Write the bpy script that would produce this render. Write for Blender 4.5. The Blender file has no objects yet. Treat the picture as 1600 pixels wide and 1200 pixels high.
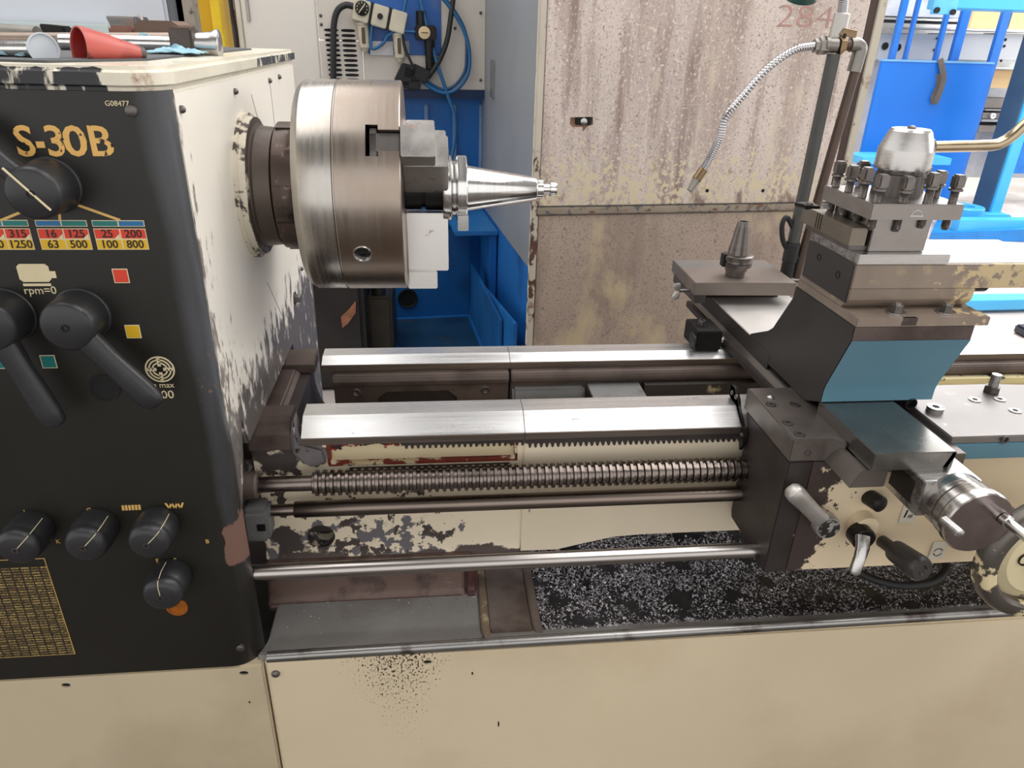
import bpy, bmesh, math, random
from mathutils import Vector, Matrix, noise as mnoise
random.seed(7)
sc = bpy.context.scene
COL = sc.collection
V = Vector
# ---------------------------------------------------------------- camera
CAM = V((0.0, -1.1743, 1.3770))
RX = V((0.99451625, -0.10096017, 0.0272851))      # camera right
RY = V((-0.01981957, -0.4381137, -0.89870105))    # camera down
RZ = V((0.10268699, 0.89323201, -0.43771218))     # camera forward
FPX = 1124.5
cam = bpy.data.objects.new('camera', bpy.data.cameras.new('camera'))
COL.objects.link(cam)
cam.data.sensor_width = 36
cam.data.lens = FPX / 1600 * 36
cam.data.clip_start = .02
cam.matrix_world = Matrix(((RX.x, -RY.x, -RZ.x, CAM.x), (RX.y, -RY.y, -RZ.y, CAM.y), (RX.z, -RY.z, -RZ.z, CAM.z), (0, 0, 0, 1)))
sc.camera = cam
# ---------------------------------------------------------------- light
sc.view_settings.view_transform = 'Standard'
sc.view_settings.look = 'None'
sc.view_settings.gamma = 1
sc.view_settings.use_curve_mapping = False
sc.view_settings.exposure = 0.35
sc.cycles.use_denoising = True
sc.cycles.max_bounces = 8
W = bpy.data.worlds.new('workshop_daylight')
sc.world = W
W.use_nodes = True
W.node_tree.nodes['Background'].inputs[0].default_value = (1, .985, .97, 1)
W.node_tree.nodes['Background'].inputs[1].default_value = 1.15

def area(name, loc, aim, sx, sy, power, col=(1, 1, 1)):
    d = bpy.data.lights.new(name, 'AREA')
    d.shape = 'RECTANGLE'
    d.size, d.size_y, d.energy, d.color = sx, sy, power, col
    o = bpy.data.objects.new(name, d)
    COL.objects.link(o)
    o.location = loc
    o.rotation_euler = (V(aim) - V(loc)).to_track_quat('-Z', 'Y').to_euler()
    return o
area('skylight_over_lathe', (2.0, .3, 4.85), (2.0, .3, 0), 2.4, 6, 145, (1, .98, .96))
area('skylight_over_press', (5.0, 4.2, 4.85), (5.0, 4.2, 0), 3.0, 6, 380, (1, .99, .98))
area('fill_over_machines', (-1.6, 1.6, 4.85), (-1.6, 1.6, 0), 2.4, 6, 110, (1, .98, .96))  # added fill light to brighten the machines behind the lathe
area('window_right_wall', (8.8, 1.5, 2.7), (0, 1.5, 1.0), 7, 2.6, 130, (.96, .98, 1))
area('window_back_wall', (3.2, 8.7, 3.5), (1.5, 0, 1), 9, 1.9, 230, (.97, .98, 1))

# ---------------------------------------------------------------- helpers
def at(px, py, axis, val):
    d = RX * ((px - 800) / FPX) + RY * ((py - 600) / FPX) + RZ
    return CAM + d * ((val - CAM[axis]) / d[axis])

def lin(c):
    return tuple((v / 255 / 12.92 if v / 255 <= .04045 else ((v / 255 + .055) / 1.055) ** 2.4) for v in c) + (1,)

def Ly(col, scale, thr, width=.06, st=(1, 1, 1), mask=(), rough=None, metal=None, det=6):
    return (col, scale, thr, width, st, mask, rough, metal, det)

MATS = {}
def mat(name, col, rough=.5, metal=0., var=.12, vs=9, vst=(1, 1, 1), layers=(), bump=0., bs=80, bst=(1, 1, 1), emit=None, spec=None):
    if name in MATS:
        return MATS[name]
    m = bpy.data.materials.new(name)
    m.use_nodes = True
    nt = m.node_tree
    N, K = nt.nodes, nt.links
    bs_ = N['Principled BSDF']
    geo = N.new('ShaderNodeNewGeometry')
    sep = N.new('ShaderNodeSeparateXYZ')
    K.new(geo.outputs['Position'], sep.inputs[0])
    def noise(scale, st, det=4, rg=.6):
        mp = N.new('ShaderNodeMapping')
        mp.inputs['Scale'].default_value = st
        mp.inputs['Location'].default_value = (random.random() * 3, random.random() * 3, random.random() * 3)
        K.new(geo.outputs['Position'], mp.inputs[0])
        n = N.new('ShaderNodeTexNoise')
        n.inputs['Scale'].default_value = scale
        n.inputs['Detail'].default_value = det
        n.inputs['Roughness'].default_value = rg
        K.new(mp.outputs[0], n.inputs[0])
        return n.outputs[0]
    def math_(op, a, b, clamp=False):
        q = N.new('ShaderNodeMath')
        q.operation = op
        q.use_clamp = clamp
        for i, v in enumerate((a, b)):
            if hasattr(v, 'links'):
                K.new(v, q.inputs[i])
            else:
                q.inputs[i].default_value = v
        return q.outputs[0]
    def ramp(v, a, b, lo=0., hi=1.):
        r = N.new('ShaderNodeMapRange')
        K.new(v, r.inputs[0])
        for i, x in enumerate((a, b, lo, hi)):
            r.inputs[i + 1].default_value = x
        return r.outputs[0]
    def mixc(f, a, b):
        x = N.new('ShaderNodeMix')
        x.data_type = 'RGBA'
        K.new(f, x.inputs[0])
        for i, v in ((6, a), (7, b)):
            if hasattr(v, 'links'):
                K.new(v, x.inputs[i])
            else:
                x.inputs[i].default_value = v
        return x.outputs[2]
    def mixf(f, a, b):
        x = N.new('ShaderNodeMix')
        K.new(f, x.inputs[0])
        for i, v in ((2, a), (3, b)):
            if hasattr(v, 'links'):
                K.new(v, x.inputs[i])
            else:
                x.inputs[i].default_value = v
        return x.outputs[0]
    c = lin(col)
    vn = noise(vs, vst, 5)
    cc = mixc(ramp(vn, .32, .68), tuple(x * (1 - var) for x in c[:3]) + (1,), tuple(min(1, x * (1 + var)) for x in c[:3]) + (1,))
    rr = ramp(vn, .3, .7, max(.03, rough - .06), min(1, rough + .06))
    mm = None
    for (lc, s, thr, wd, st, mask, lr, lm, det) in layers:
        n = noise(s, st, det)
        for (ax, a, b) in mask:
            q = ramp(sep.outputs['XYZ'.index(ax)], a, b)
            n = math_('SUBTRACT', n, math_('MULTIPLY', math_('SUBTRACT', 1., q), .45))
        f = ramp(n, thr, thr + wd)
        cc = mixc(f, cc, lin(lc))
        if lr is not None:
            rr = mixf(f, rr, lr)
        if lm is not None:
            mm = mixf(f, mm if mm is not None else metal, lm)
    K.new(cc, bs_.inputs['Base Color'])
    K.new(rr, bs_.inputs['Roughness'])
    if mm is not None:
        K.new(mm, bs_.inputs['Metallic'])
    else:
        bs_.inputs['Metallic'].default_value = metal
    if spec is not None:
        bs_.inputs['Specular IOR Level'].default_value = spec
    if bump:
        b = N.new('ShaderNodeBump')
        b.inputs['Strength'].default_value = bump
        b.inputs['Distance'].default_value = .002
        K.new(noise(bs, bst, 4), b.inputs['Height'])
        K.new(b.outputs[0], bs_.inputs['Normal'])
    MATS[name] = m
    return m

ORG = {}
def thing(name, label, cat, loc=(0, 0, 0), rotz=0., group=None, kind=None):
    """An Empty at a thing's base; loc is given in the frame that is turned by rotz about the world's z axis."""
    o = bpy.data.objects.new(name, None)
    COL.objects.link(o)
    o.empty_display_size = .05
    o.rotation_euler = (0, 0, rotz)
    o.location = Matrix.Rotation(rotz, 3, 'Z') @ V(loc)
    ORG[o] = V(loc)
    if kind:
        o['kind'] = kind
    else:
        o['label'], o['category'] = label, cat
        if group:
            o['group'] = group
    return o

class B:
    def __init__(s):
        s.bm = bmesh.new()
    def face(s, pts):
        try:
            return s.bm.faces.new(pts)
        except ValueError:
            return None
    def box(s, x0, x1, y0, y1, z0, z1):
        v = [s.bm.verts.new((x, y, z)) for x in (x0, x1) for y in (y0, y1) for z in (z0, z1)]
        for f in ((0, 1, 3, 2), (4, 6, 7, 5), (0, 4, 5, 1), (2, 3, 7, 6), (0, 2, 6, 4), (1, 5, 7, 3)):
            s.face([v[i] for i in f])
        return s
    def prism(s, poly, axis, a, b):
        def P(p, t):
            return {'x': (t, p[0], p[1]), 'y': (p[0], t, p[1]), 'z': (p[0], p[1], t)}[axis]
        A = [s.bm.verts.new(P(p, a)) for p in poly]
        C = [s.bm.verts.new(P(p, b)) for p in poly]
        s.face(A)
        s.face(C[::-1])
        n = len(poly)
        for i in range(n):
            s.face([A[i], C[i], C[(i + 1) % n], A[(i + 1) % n]])
        return s
    def hexa(s, pts):      # 8 points: four of one end, four of the other
        v = [s.bm.verts.new(p) for p in pts]
        for f in ((0, 1, 2, 3), (7, 6, 5, 4), (0, 4, 5, 1), (1, 5, 6, 2), (2, 6, 7, 3), (3, 7, 4, 0)):
            s.face([v[i] for i in f])
        return s
    def lathe(s, prof, o, d, n=40, caps=True, ph=0.):
        o, d = V(o), V(d).normalized()
        u = d.orthogonal().normalized() if abs(d.x) < .9 else V((0, 0, 1))
        u = (u - d * u.dot(d)).normalized()
        w = d.cross(u)
        rings = []
        for t, r in prof:
            if r < 1e-6:
                rings.append([s.bm.verts.new(o + d * t)])
            else:
                rings.append([s.bm.verts.new(o + d * t + (u * math.cos(ph + 2 * math.pi * i / n) + w * math.sin(ph + 2 * math.pi * i / n)) * r) for i in range(n)])
        for a, b in zip(rings, rings[1:]):
            for i in range(n):
                j = (i + 1) % n
                if len(a) == 1 and len(b) == 1:
                    continue
                if len(a) == 1:
                    s.face([a[0], b[i], b[j]])
                elif len(b) == 1:
                    s.face([a[i], b[0], a[j]])
                else:
                    s.face([a[i], b[i], b[j], a[j]])
        if caps:
            if len(rings[0]) > 1:
                s.face(rings[0])
            if len(rings[-1]) > 1:
                s.face(rings[-1][::-1])
        return s
    def cyl(s, p0, p1, r0, r1=None, n=28, ph=0.):
        p0, p1 = V(p0), V(p1)
        return s.lathe([(0, r0), ((p1 - p0).length, r0 if r1 is None else r1)], p0, p1 - p0, n, ph=ph)
    def loft(s, pts, ws, hs, up=(0, -1, 0), n=16, p=2.4, caps=True):
        """Sweep of a superellipse: half widths ws (sideways), half heights hs (along up)."""
        pts = [V(q) for q in pts]
        up = V(up)
        rings = []
        for i, q in enumerate(pts):
            t = (pts[min(i + 1, len(pts) - 1)] - pts[max(i - 1, 0)]).normalized()
            side = t.cross(up)
            if side.length < 1e-4:
                side = t.orthogonal()
            side.normalize()
            h = side.cross(t).normalized()
            up = h
            w_, h_ = (ws[i] if hasattr(ws, '__len__') else ws), (hs[i] if hasattr(hs, '__len__') else hs)
            ring = []
            for k in range(n):
                a = 2 * math.pi * k / n
                ca, sa = math.cos(a), math.sin(a)
                ring.append(s.bm.verts.new(q + side * (w_ * math.copysign(abs(ca) ** (2 / p), ca)) + h * (h_ * math.copysign(abs(sa) ** (2 / p), sa))))
            rings.append(ring)
        for a, b in zip(rings, rings[1:]):
            for i in range(n):
                s.face([a[i], a[(i + 1) % n], b[(i + 1) % n], b[i]])
        if caps:
            s.face(rings[0][::-1])
            s.face(rings[-1])
        return s
    def tube(s, pts, r, n=12, smooth=0):
        if smooth:
            pts = spline(pts, smooth)
        return s.loft(pts, r, r, (0.05, -.3, .95), n, 2.)
    def move(s, m):
        bmesh.ops.transform(s.bm, matrix=m, verts=s.bm.verts)
        return s
    def bevel(s, w, seg=2, ang=.6):
        bmesh.ops.remove_doubles(s.bm, verts=s.bm.verts, dist=1e-6)
        e = [x for x in s.bm.edges if len(x.link_faces) == 2 and x.calc_face_angle(0) > ang]
        bmesh.ops.bevel(s.bm, geom=e, offset=w, offset_type='OFFSET', segments=seg, affect='EDGES', clamp_overlap=True)
        return s
    def mesh(s, name, org, smooth=True, sharp=.65):
        bmesh.ops.recalc_face_normals(s.bm, faces=s.bm.faces)
        bmesh.ops.translate(s.bm, verts=s.bm.verts, vec=-V(org))
        me = bpy.data.meshes.new(name)
        s.bm.to_mesh(me)
        s.bm.free()
        if smooth:
            me.polygons.foreach_set('use_smooth', [True] * len(me.polygons))
            me.set_sharp_from_angle(angle=sharp)
        return me
    def out(s, name, m, parent, bev=0., smooth=True, label=None, stuff=False, seg=2, sharp=.65):
        """Link as a part of parent (a thing or a part)."""
        if bev:
            s.bevel(bev, seg)
        o = bpy.data.objects.new(name, s.mesh(name, ORG[parent], smooth, sharp))
        COL.objects.link(o)
        o.data.materials.append(m)
        o.parent = parent
        ORG[o] = ORG[parent]
        if bev and len(o.data.polygons) < 4000:
            o.modifiers.new('normals', 'WEIGHTED_NORMAL').keep_sharp = True
        if label:
            o['label'] = label
        if stuff:
            o['kind'] = 'stuff'
        return o
    def solo(s, name, m, label, cat, loc, bev=0., group=None, kind=None, smooth=True):
        """Link as a thing that is one mesh, its origin at loc."""
        if bev:
            s.bevel(bev)
        o = bpy.data.objects.new(name, s.mesh(name, loc, smooth))
        COL.objects.link(o)
        o.location = loc
        o.data.materials.append(m)
        if label:
            o['label'], o['category'] = label, cat
        if group:
            o['group'] = group
        if kind:
            o['kind'] = kind
        ORG[o] = V(loc)
        return o

def spline(pts, k=8):
    pts = [V(p) for p in pts]
    P = [pts[0] * 2 - pts[1]] + pts + [pts[-1] * 2 - pts[-2]]
    out = []
    for i in range(1, len(P) - 2):
        a, b, c, d = P[i - 1:i + 3]
        for j in range(k):
            t = j / k
            out.append(.5 * (2 * b + (c - a) * t + (2 * a - 5 * b + 4 * c - d) * t * t + (3 * b - a - 3 * c + d) * t ** 3))
    return out + [pts[-1]]

def inst(o, loc, parent=None, rot=None):
    """A copy of part o (shared mesh), moved by loc in its parent's frame."""
    c = o.copy()
    COL.objects.link(c)
    c.parent = parent or o.parent
    c.location = loc
    if rot is not None:
        c.rotation_euler = rot
    ORG[c] = ORG[c.parent]
    return c

def cut(o, *cutters):
    """Boolean difference, applied; cutters are B() shapes in the same frame."""
    for k in cutters:
        me = k.mesh('cutter', (0, 0, 0), False)
        c = bpy.data.objects.new('cutter', me)
        COL.objects.link(c)
        bpy.context.view_layer.update()
        o.modifiers.clear()
        c.matrix_world = o.matrix_world @ Matrix.Translation(-ORG[o])
        md = o.modifiers.new('cut', 'BOOLEAN')
        md.object = c
        md.operation = 'DIFFERENCE'
        md.solver = 'EXACT'
        bpy.context.view_layer.update()
        new = bpy.data.meshes.new_from_object(o.evaluated_get(bpy.context.evaluated_depsgraph_get()))
        o.modifiers.clear()
        old = o.data
        o.data = new
        new.name = old.name
        new.set_sharp_from_angle(angle=.5)
        bpy.data.objects.remove(c)
    o.modifiers.new('normals', 'WEIGHTED_NORMAL').keep_sharp = True
    return o

FRONT = Matrix(((1, 0, 0), (0, 0, -1), (0, 1, 0)))      # text that faces -Y
def text(s, name, m, parent, pos, size, rot=FRONT, depth=.0003, align='CENTER', sx=1., bold=0., shear=0.):
    cu = bpy.data.curves.new('t', 'FONT')
    cu.body = s
    cu.size = size
    cu.align_x = align
    cu.align_y = 'CENTER'
    cu.extrude = depth
    cu.offset = bold
    cu.shear = shear
    cu.resolution_u = 3
    t = bpy.data.objects.new('t', cu)
    COL.objects.link(t)
    bpy.context.view_layer.update()
    me = bpy.data.meshes.new_from_object(t.evaluated_get(bpy.context.evaluated_depsgraph_get()))
    bpy.data.objects.remove(t)
    me.transform(Matrix.Diagonal((sx, 1, 1, 1)))
    me.transform(rot.to_4x4())
    me.transform(Matrix.Translation(V(pos) - ORG[parent]))
    me.name = name
    o = bpy.data.objects.new(name, me)
    COL.objects.link(o)
    me.materials.clear()
    me.materials.append(m)
    o.parent = parent
    ORG[o] = ORG[parent]
    return o

# ---------------------------------------------------------------- materials
STEEL = (176, 174, 172)
m_steel = mat('ground_steel', (190, 188, 186), .27, 1, .1, 30, (.25, 3, 3))
m_way = mat('scraped_way_steel', (206, 206, 206), .27, .85, .06, 14, (.15, 6, 6), [Ly((120, 112, 106), 40, .66, .1, (.4, 1, 1), rough=.4)])
m_wayside = mat('way_side_steel', (120, 110, 102), .42, .9, .2, 20, (.2, 4, 4))
m_bright = mat('polished_bright_steel', (215, 214, 212), .16, 1, .05, 60, (6, .2, .2))
m_chuck = mat('turned_chuck_steel', (158, 148, 139), .3, 1, .035, 26, (7, .15, .15),
              [Ly((140, 118, 98), 5, .42, .4, (1, 1, 1), rough=.36), Ly((70, 62, 56), 90, .72, .05, rough=.6)])
m_dark = mat('oiled_dark_steel', (106, 101, 98), .42, .85, .2, 18)
m_black = mat('blackened_steel', (46, 44, 44), .42, .7, .2, 20)
m_cast = mat('oily_cast_iron', (84, 75, 71), .5, .4, .25, 12, layers=[Ly((52, 44, 42), 9, .52, .2)], bump=.25, bs=160)
m_castdark = mat('dark_cast_iron', (64, 57, 55), .5, .45, .22, 10, layers=[Ly((44, 36, 34), 6, .5, .25), Ly((84, 78, 76), 60, .68, .08)], bump=.12, bs=120)
m_greycast = mat('grey_painted_casting', (110, 110, 109), .5, .15, .15, 10, layers=[Ly((78, 68, 62), 8, .56, .15), Ly((160, 160, 158), 120, .7, .05)], bump=.3, bs=200)
m_brown = mat('brown_oily_casting', (92, 79, 73), .5, .25, .2, 12, layers=[Ly((64, 50, 46), 10, .5, .2)], bump=.25, bs=160)
m_cream = mat('cream_machine_paint', (226, 214, 184), .42, 0, .03, 3,
              layers=[Ly((196, 184, 154), 2.2, .55, .3), Ly((60, 52, 46), 60, .75, .02)])
m_panelcream = mat('cream_stand_panel_paint', (214, 198, 168), .42, 0, .04, 2.5,
              layers=[Ly((190, 170, 138), 1.7, .5, .3), Ly((50, 43, 36), 300, .525, .02, (1, 1, .6), [('X', -.34, -.10), ('X', .2, -.04), ('Z', -.1, .48)]),
                      Ly((60, 50, 42), 45, .76, .01)])
m_bedcream = mat('chipped_bed_paint', (240, 226, 200), .42, 0, .04, 5,
              layers=[Ly((112, 108, 112), 40, .50, .015, (1, 1, 1), [('X', .22, -.02), ('Z', .76, .60)], rough=.5), Ly((74, 64, 60), 34, .55, .02, (1, 1, 1), [('X', .3, -.02)]),
                      Ly((78, 70, 68), 11, .545, .03, (1, 1, 1), [('X', .06, -.24)]), Ly((84, 72, 68), 20, .36, .04, (.6, 1, 1), [('Z', .585, .545)])])
m_rednick = mat('red_primer_edge', (126, 48, 36), .55, 0, .25, 40, layers=[Ly((214, 198, 162), 30, .5, .03), Ly((50, 36, 34), 60, .6, .03)])
m_white = mat('ivory_headstock_paint', (230, 224, 212), .38, 0, .03, 4,
              layers=[Ly((128, 120, 112), 95, .475, .07, (1, 1, .35), [('Y', .15, -.30), ('Z', 1.45, .95)]),
                      Ly((112, 106, 104), 42, .30, .12, (1, 1, .6), [('Z', 1.0, .85)], rough=.4, metal=.4),
                      Ly((134, 126, 118), 46, .50, .07, (1, 1, .4), [('Y', -.1, -.30)]),
                      Ly((216, 168, 160), 3.5, .52, .2, (1, 1, .4), [('Z', 1.05, 1.12), ('Y', .0, -.16), ('Z', 1.3, 1.2)])])
m_cover = mat('worn_cover_paint', (222, 215, 196), .3, .05, .05, 6,
              layers=[Ly((44, 44, 48), 46, .36, .06, (1, 1, .25), [('X', -.318, -.342), ('Z', 1.337, 1.333), ('Y', -.31, -.33)], rough=.5),
                      Ly((52, 52, 58), 60, .40, .06, (1, 1, .3), [('Y', .0, .16), ('X', -.285, -.278), ('Z', 1.337, 1.33)], rough=.5),
                      Ly((150, 100, 58), 11, .56, .06, (1, 1, 1), [('X', -.42, -.32), ('Y', -.24, -.31)])])
m_blackpaint = mat('black_panel_paint', (24, 22, 16), .42, 0, .14, 4,
              layers=[Ly((66, 68, 72), 5, .40, .25, (1, 1, .3), [('X', -.325, -.295)], rough=.35), Ly((112, 84, 74), 12, .36, .03, (1, 1, .5), [('X', -.318, -.30), ('Z', .655, .69), ('Z', .78, .74)], rough=.6),  # grey band on the rounded corner: wear and painted-in sheen
                      Ly((116, 84, 70), 24, .66, .03, (1, 1, .6), [('X', -.325, -.3)], rough=.6),
                      Ly((110, 106, 96), 120, .775, .01)])
m_gold = mat('gold_print', (226, 178, 98), .5, 0, .05, 20, layers=[Ly((30, 28, 24), 150, .60, .03)])
m_goldclean = mat('gold_line_print', (214, 174, 100), .5, 0, .08, 20, layers=[Ly((40, 34, 26), 130, .66, .03)])
m_ivoryprint = mat('ivory_print', (222, 208, 170), .5, 0, .05)
m_red = mat('red_print', (214, 62, 40), .45, 0, .05)
m_yellow = mat('yellow_print', (222, 178, 30), .45, 0, .06)
m_teal = mat('teal_print', (20, 116, 112), .45, 0, .05)
m_blueprint = mat('blue_print', (34, 108, 160), .45, 0, .05)
m_ink = mat('black_ink', (38, 28, 22), .5)
m_plastic = mat('black_bakelite', (40, 40, 42), .38, 0, .08, 20, bump=.1, bs=400)
m_rubber = mat('black_rubber', (30, 30, 31), .6, 0, .1)
m_alu = mat('cast_aluminium_lever', (186, 182, 178), .42, .8, .1, 30, bump=.12, bs=200)
m_riser = mat('riser_side_black_oiled', (64, 60, 58), .45, .5, .15, 6)
m_bluepaint = mat('steel_blue_paint', (88, 130, 148), .42, 0, .06, 6, layers=[Ly((50, 66, 74), 60, .72, .02), Ly((190, 200, 205), 50, .785, .01, (.2, 1, 1))])
m_compound = mat('worn_compound_paint', (142, 128, 116), .42, .4, .15, 12, (1, 1, .3),
              [Ly((198, 178, 138), 55, .42, .05, (1, 1, 1), [('X', .64, .80)], rough=.5, metal=0), Ly((168, 150, 120), 30, .6, .1, rough=.5, metal=0)])
m_apron = mat('chipped_apron_paint', (228, 210, 178), .42, 0, .04, 5,
              layers=[Ly((78, 67, 64), 16, .33, .02, (1, 1, 1), [('X', .70, .53)], rough=.42, metal=.4), Ly((84, 70, 64), 60, .6, .02, (1, 1, 1), [('X', .9, .6)])])
m_cap = mat('mirror_cap_steel', (160, 148, 146), .2, 1, .04, 40)
m_hole = mat('hole_dark', (14, 13, 13), .8)
m_brass = mat('brass', (132, 112, 86), .35, 1, .1)
# ---------------------------------------------------------------- the hall
m_floor = mat('pale_concrete_floor', (196, 186, 180), .45, 0, .1, 1.2, layers=[Ly((232, 226, 220), 2.5, .5, .2), Ly((150, 136, 126), 14, .66, .06, (.4, 1, 1)), Ly((74, 66, 60), 1.5, .22, .25, (1, 1, 1), [('Y', 1.2, .3), ('X', 3.0, 2.2)])])  # dark oily tone near the lathe, added to cut floor bounce
m_wall = mat('white_plaster_wall', (214, 214, 212), .7, 0, .04, 1)
m_ceil = mat('grey_roof_sheet', (150, 150, 150), .7, 0, .05, 1)
B().box(-6, 9, -6, 9, -.1, 0).solo('floor', m_floor, None, None, (0, 0, 0), kind='structure')
B().box(-6, 9, 9, 9.2, 0, 5).solo('wall_back', m_wall, None, None, (0, 9, 0), kind='structure')
B().box(9, 9.2, -6, 9.2, 0, 5).solo('wall_right', m_wall, None, None, (9, 0, 0), kind='structure')
B().box(-6, 9.2, -6, 9.2, 5, 5.1).solo('ceiling', m_ceil, None, None, (0, 0, 5), kind='structure')

# ---------------------------------------------------------------- headstock
XS, YF = -.281, -.335
hs = thing('lathe_headstock', 'ivory lathe headstock with black S-30B control panel on the left', 'headstock', (-.56, 0, .82))
poly = [(-.302, 1.312), (.47, 1.312), (.44, .52), (.16, .52), (.16, .815), (-.215, .815), (-.235, .86), (-.25, .815), (-.302, .74)]
cas = B().prism(poly, 'x', -.86, XS).out('casing', m_white, hs, .004)
# thin joint lines of the side cover plate
pl = [(-.86, -.30), (-.86, YF), (-.321, YF)]
for k in range(9):
    a = math.radians(-90 + 90 * k / 8)
    pl.append((-.321 + .04 * math.cos(a), YF + .04 + .04 * math.sin(a)))
pl += [(XS, -.297)]
pan = B().prism(pl, 'z', .493, 1.3118).out('front_panel', m_blackpaint, hs, .0015)
# top cover with a rounded front corner
cv = [(-.86, .48), (-.86, YF - .004)]
for k in range(9):
    a = math.radians(-90 + 90 * k / 8)
    cv.append((-.325 + .048 * math.cos(a), YF + .044 + .048 * math.sin(a)))
cv += [(-.277, .48)]
cover = B().prism(cv, 'z', 1.312, 1.336).out('top_cover', m_cover, hs, .006, seg=3)
mat_m = mat('grey_rubber_mat', (84, 86, 88), .7, 0, .1, 10)
B().prism([(-.80, -.30), (-.40, -.305), (-.335, -.20), (-.335, .36), (-.42, .44), (-.80, .45)], 'z', 1.3355, 1.3385).out('rubber_mat', mat_m, hs, .001, label='grey rubber mat')
# screws on the cover and side
def dome(p, d, r, h):
    return B().lathe([(0, r), (h * .5, r * .95), (h * .85, r * .6), (h, 0)], p, d, 14)
def hexhead(p, d, r, h, wash=0):
    b = B()
    if wash:
        b.lathe([(0, wash), (h * .2, wash)], p, d, 20)
    b.lathe([(0, r), (h * .8, r), (h, r * .85)], p, d, 6)
    return b
for px, py in ((282, 171), (366, 143), (420, 126), (435, 120), (470, 420)):
    dome(at(px, py, 0, XS), (1, 0, 0), .0045, .006).out('cover_screw', m_dark, hs)
p = at(460, 466, 0, XS)
hexhead(p, (1, 0, 0), .009, .012, .013).out('side_bolt', m_dark, hs)
# panel screws
for px, py in ((207, 173), (376, 1013)):
    q = at(px, py, 1, YF)
    if px > 300:
        q = V((-.305, YF + .004, q.z))
    B().lathe([(0, .006), (.005, .006), (.006, .0045)], q, (0, -1, 0), 16).out('panel_screw', m_dark, hs)
# hood gap lines on the side sheet
for y0, z0, y1, z1 in ((.07, 1.28, .12, 1.20), (.12, 1.17, .17, 1.08), (.02, .99, .1, .90), (.22, 1.29, .225, 1.0)):
    B().hexa([(XS - .001, y0, z0), (XS - .001, y0 + .0015, z0), (XS + .0003, y0 + .0015, z0), (XS + .0003, y0, z0), (XS - .001, y1, z1), (XS - .001, y1 + .0015, z1), (XS + .0003, y1 + .0015, z1), (XS + .0003, y1, z1)]).out('crack_line', m_black, hs, smooth=False)

# --- printing on the panel
def pq(px, py):
    return at(px, py, 1, YF)
def slab(pts, m, name, parent, d=.0006, y=YF):
    b = B()
    b.prism([(q.x, q.z) for q in pts], 'y', y + .001, y - d)
    return b.out(name, m, parent, smooth=False)
def bar(p0, p1, w, m, name, parent, d=.0006):
    a, b_ = pq(*p0), pq(*p1)
    t = (b_ - a).normalized()
    n = V((-t.z, 0, t.x)) * w
    return slab([a + n, b_ + n, b_ - n, a - n], m, name, parent, d)
zt = pq(97, 237)
for ch, px, sx in (('S', 39, 1.0), ('3', 87, 1.0), ('0', 118, 1.15), ('B', 157, 1.05)):
    py = 237 - (px - 44) * .125
    text(ch, 'printed_letter', m_gold, pan, pq(px, 223) + V((0, -.0004, 0)), .0435, sx=sx, bold=.0007)
bar((57, 226), (70, 226), .0032, m_gold, 'printed_letter', pan)
text('G08477', 'serial_print', m_ivoryprint, pan, pq(183, 162) + V((0, -.0004, 0)), .0075)
for a, b_ in (((46, 326), (-20, 353)), ((92, 322), (94, 344)), ((112, 317), (188, 344))):
    bar(a, b_, .0014, m_goldclean, 'pointer_line', pan)
# speed table: upper coloured strips, red and yellow rows
def cell(x0, x1, y0, y1, m, s=None, name='table_cell', border=True):
    q = [pq(x0, y0), pq(x1, y0), pq(x1, y1), pq(x0, y1)]
    X0, X1, Z1, Z0 = q[0].x, q[1].x, q[0].z, q[2].z
    slab([V((X0, 0, Z0)), V((X1, 0, Z0)), V((X1, 0, Z1)), V((X0, 0, Z1))], m_ivoryprint, 'cell_border', pan, .0004)
    e = .0009
    c = slab([V((X0 + e, 0, Z0 + e)), V((X1 - e, 0, Z0 + e)), V((X1 - e, 0, Z1 - e)), V((X0 + e, 0, Z1 - e))], m, name, pan, .0007)
    if s:
        text(s, 'cell_number', m_ink, pan, V(((X0 + X1) / 2, YF - .0008, (Z0 + Z1) / 2)), .0125, bold=.0002)
xg = pq(57, 372).x
rows_z = [pq(150, y).z for y in (344, 354, 357, 373.5, 390)]
def zcell(X0, X1, Z0, Z1, m, s=None):
    slab([V((X0, 0, Z0)), V((X1, 0, Z0)), V((X1, 0, Z1)), V((X0, 0, Z1))], m_ivoryprint, 'cell_border', pan, .0004)
    e = .0008
    slab([V((X0 + e, 0, Z0 + e)), V((X1 - e, 0, Z0 + e)), V((X1 - e, 0, Z1 - e)), V((X0 + e, 0, Z1 - e))], m, 'table_cell', pan, .0007)
    if s:
        text(s, 'cell_number', m_ink, pan, V(((X0 + X1) / 2, YF - .0008, (Z0 + Z1) / 2)), .0125, bold=.0002)
gx = [pq(x, 367).x for x in (-32, 49, 60, 140, 148, 229)]
dat = [((m_blueprint, m_teal), ('80', '315'), ('250', '1250')), ((m_blueprint, m_teal), ('16', '125'), ('63', '500')), ((m_teal, m_blueprint), ('25', '200'), ('100', '800'))]
for g in range(3):
    a, b_ = gx[2 * g], gx[2 * g + 1]
    h = (a + b_) / 2
    for i, (u, w) in enumerate(((a, h), (h, b_))):
        zcell(u, w, rows_z[1], rows_z[0], dat[g][0][i])
        zcell(u, w, rows_z[3], rows_z[2], m_red, dat[g][1][i])
        zcell(u, w, rows_z[4], rows_z[3], m_yellow, dat[g][2][i])
        if not (g == 2 and i == 1):
            slab([V((w - .007, 0, rows_z[3] + .0008)), V((w - .001, 0, rows_z[3] + .0008)), V((w - .001, 0, rows_z[3] + .006))], m_ivoryprint, 'cell_corner', pan, .0008)
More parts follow.
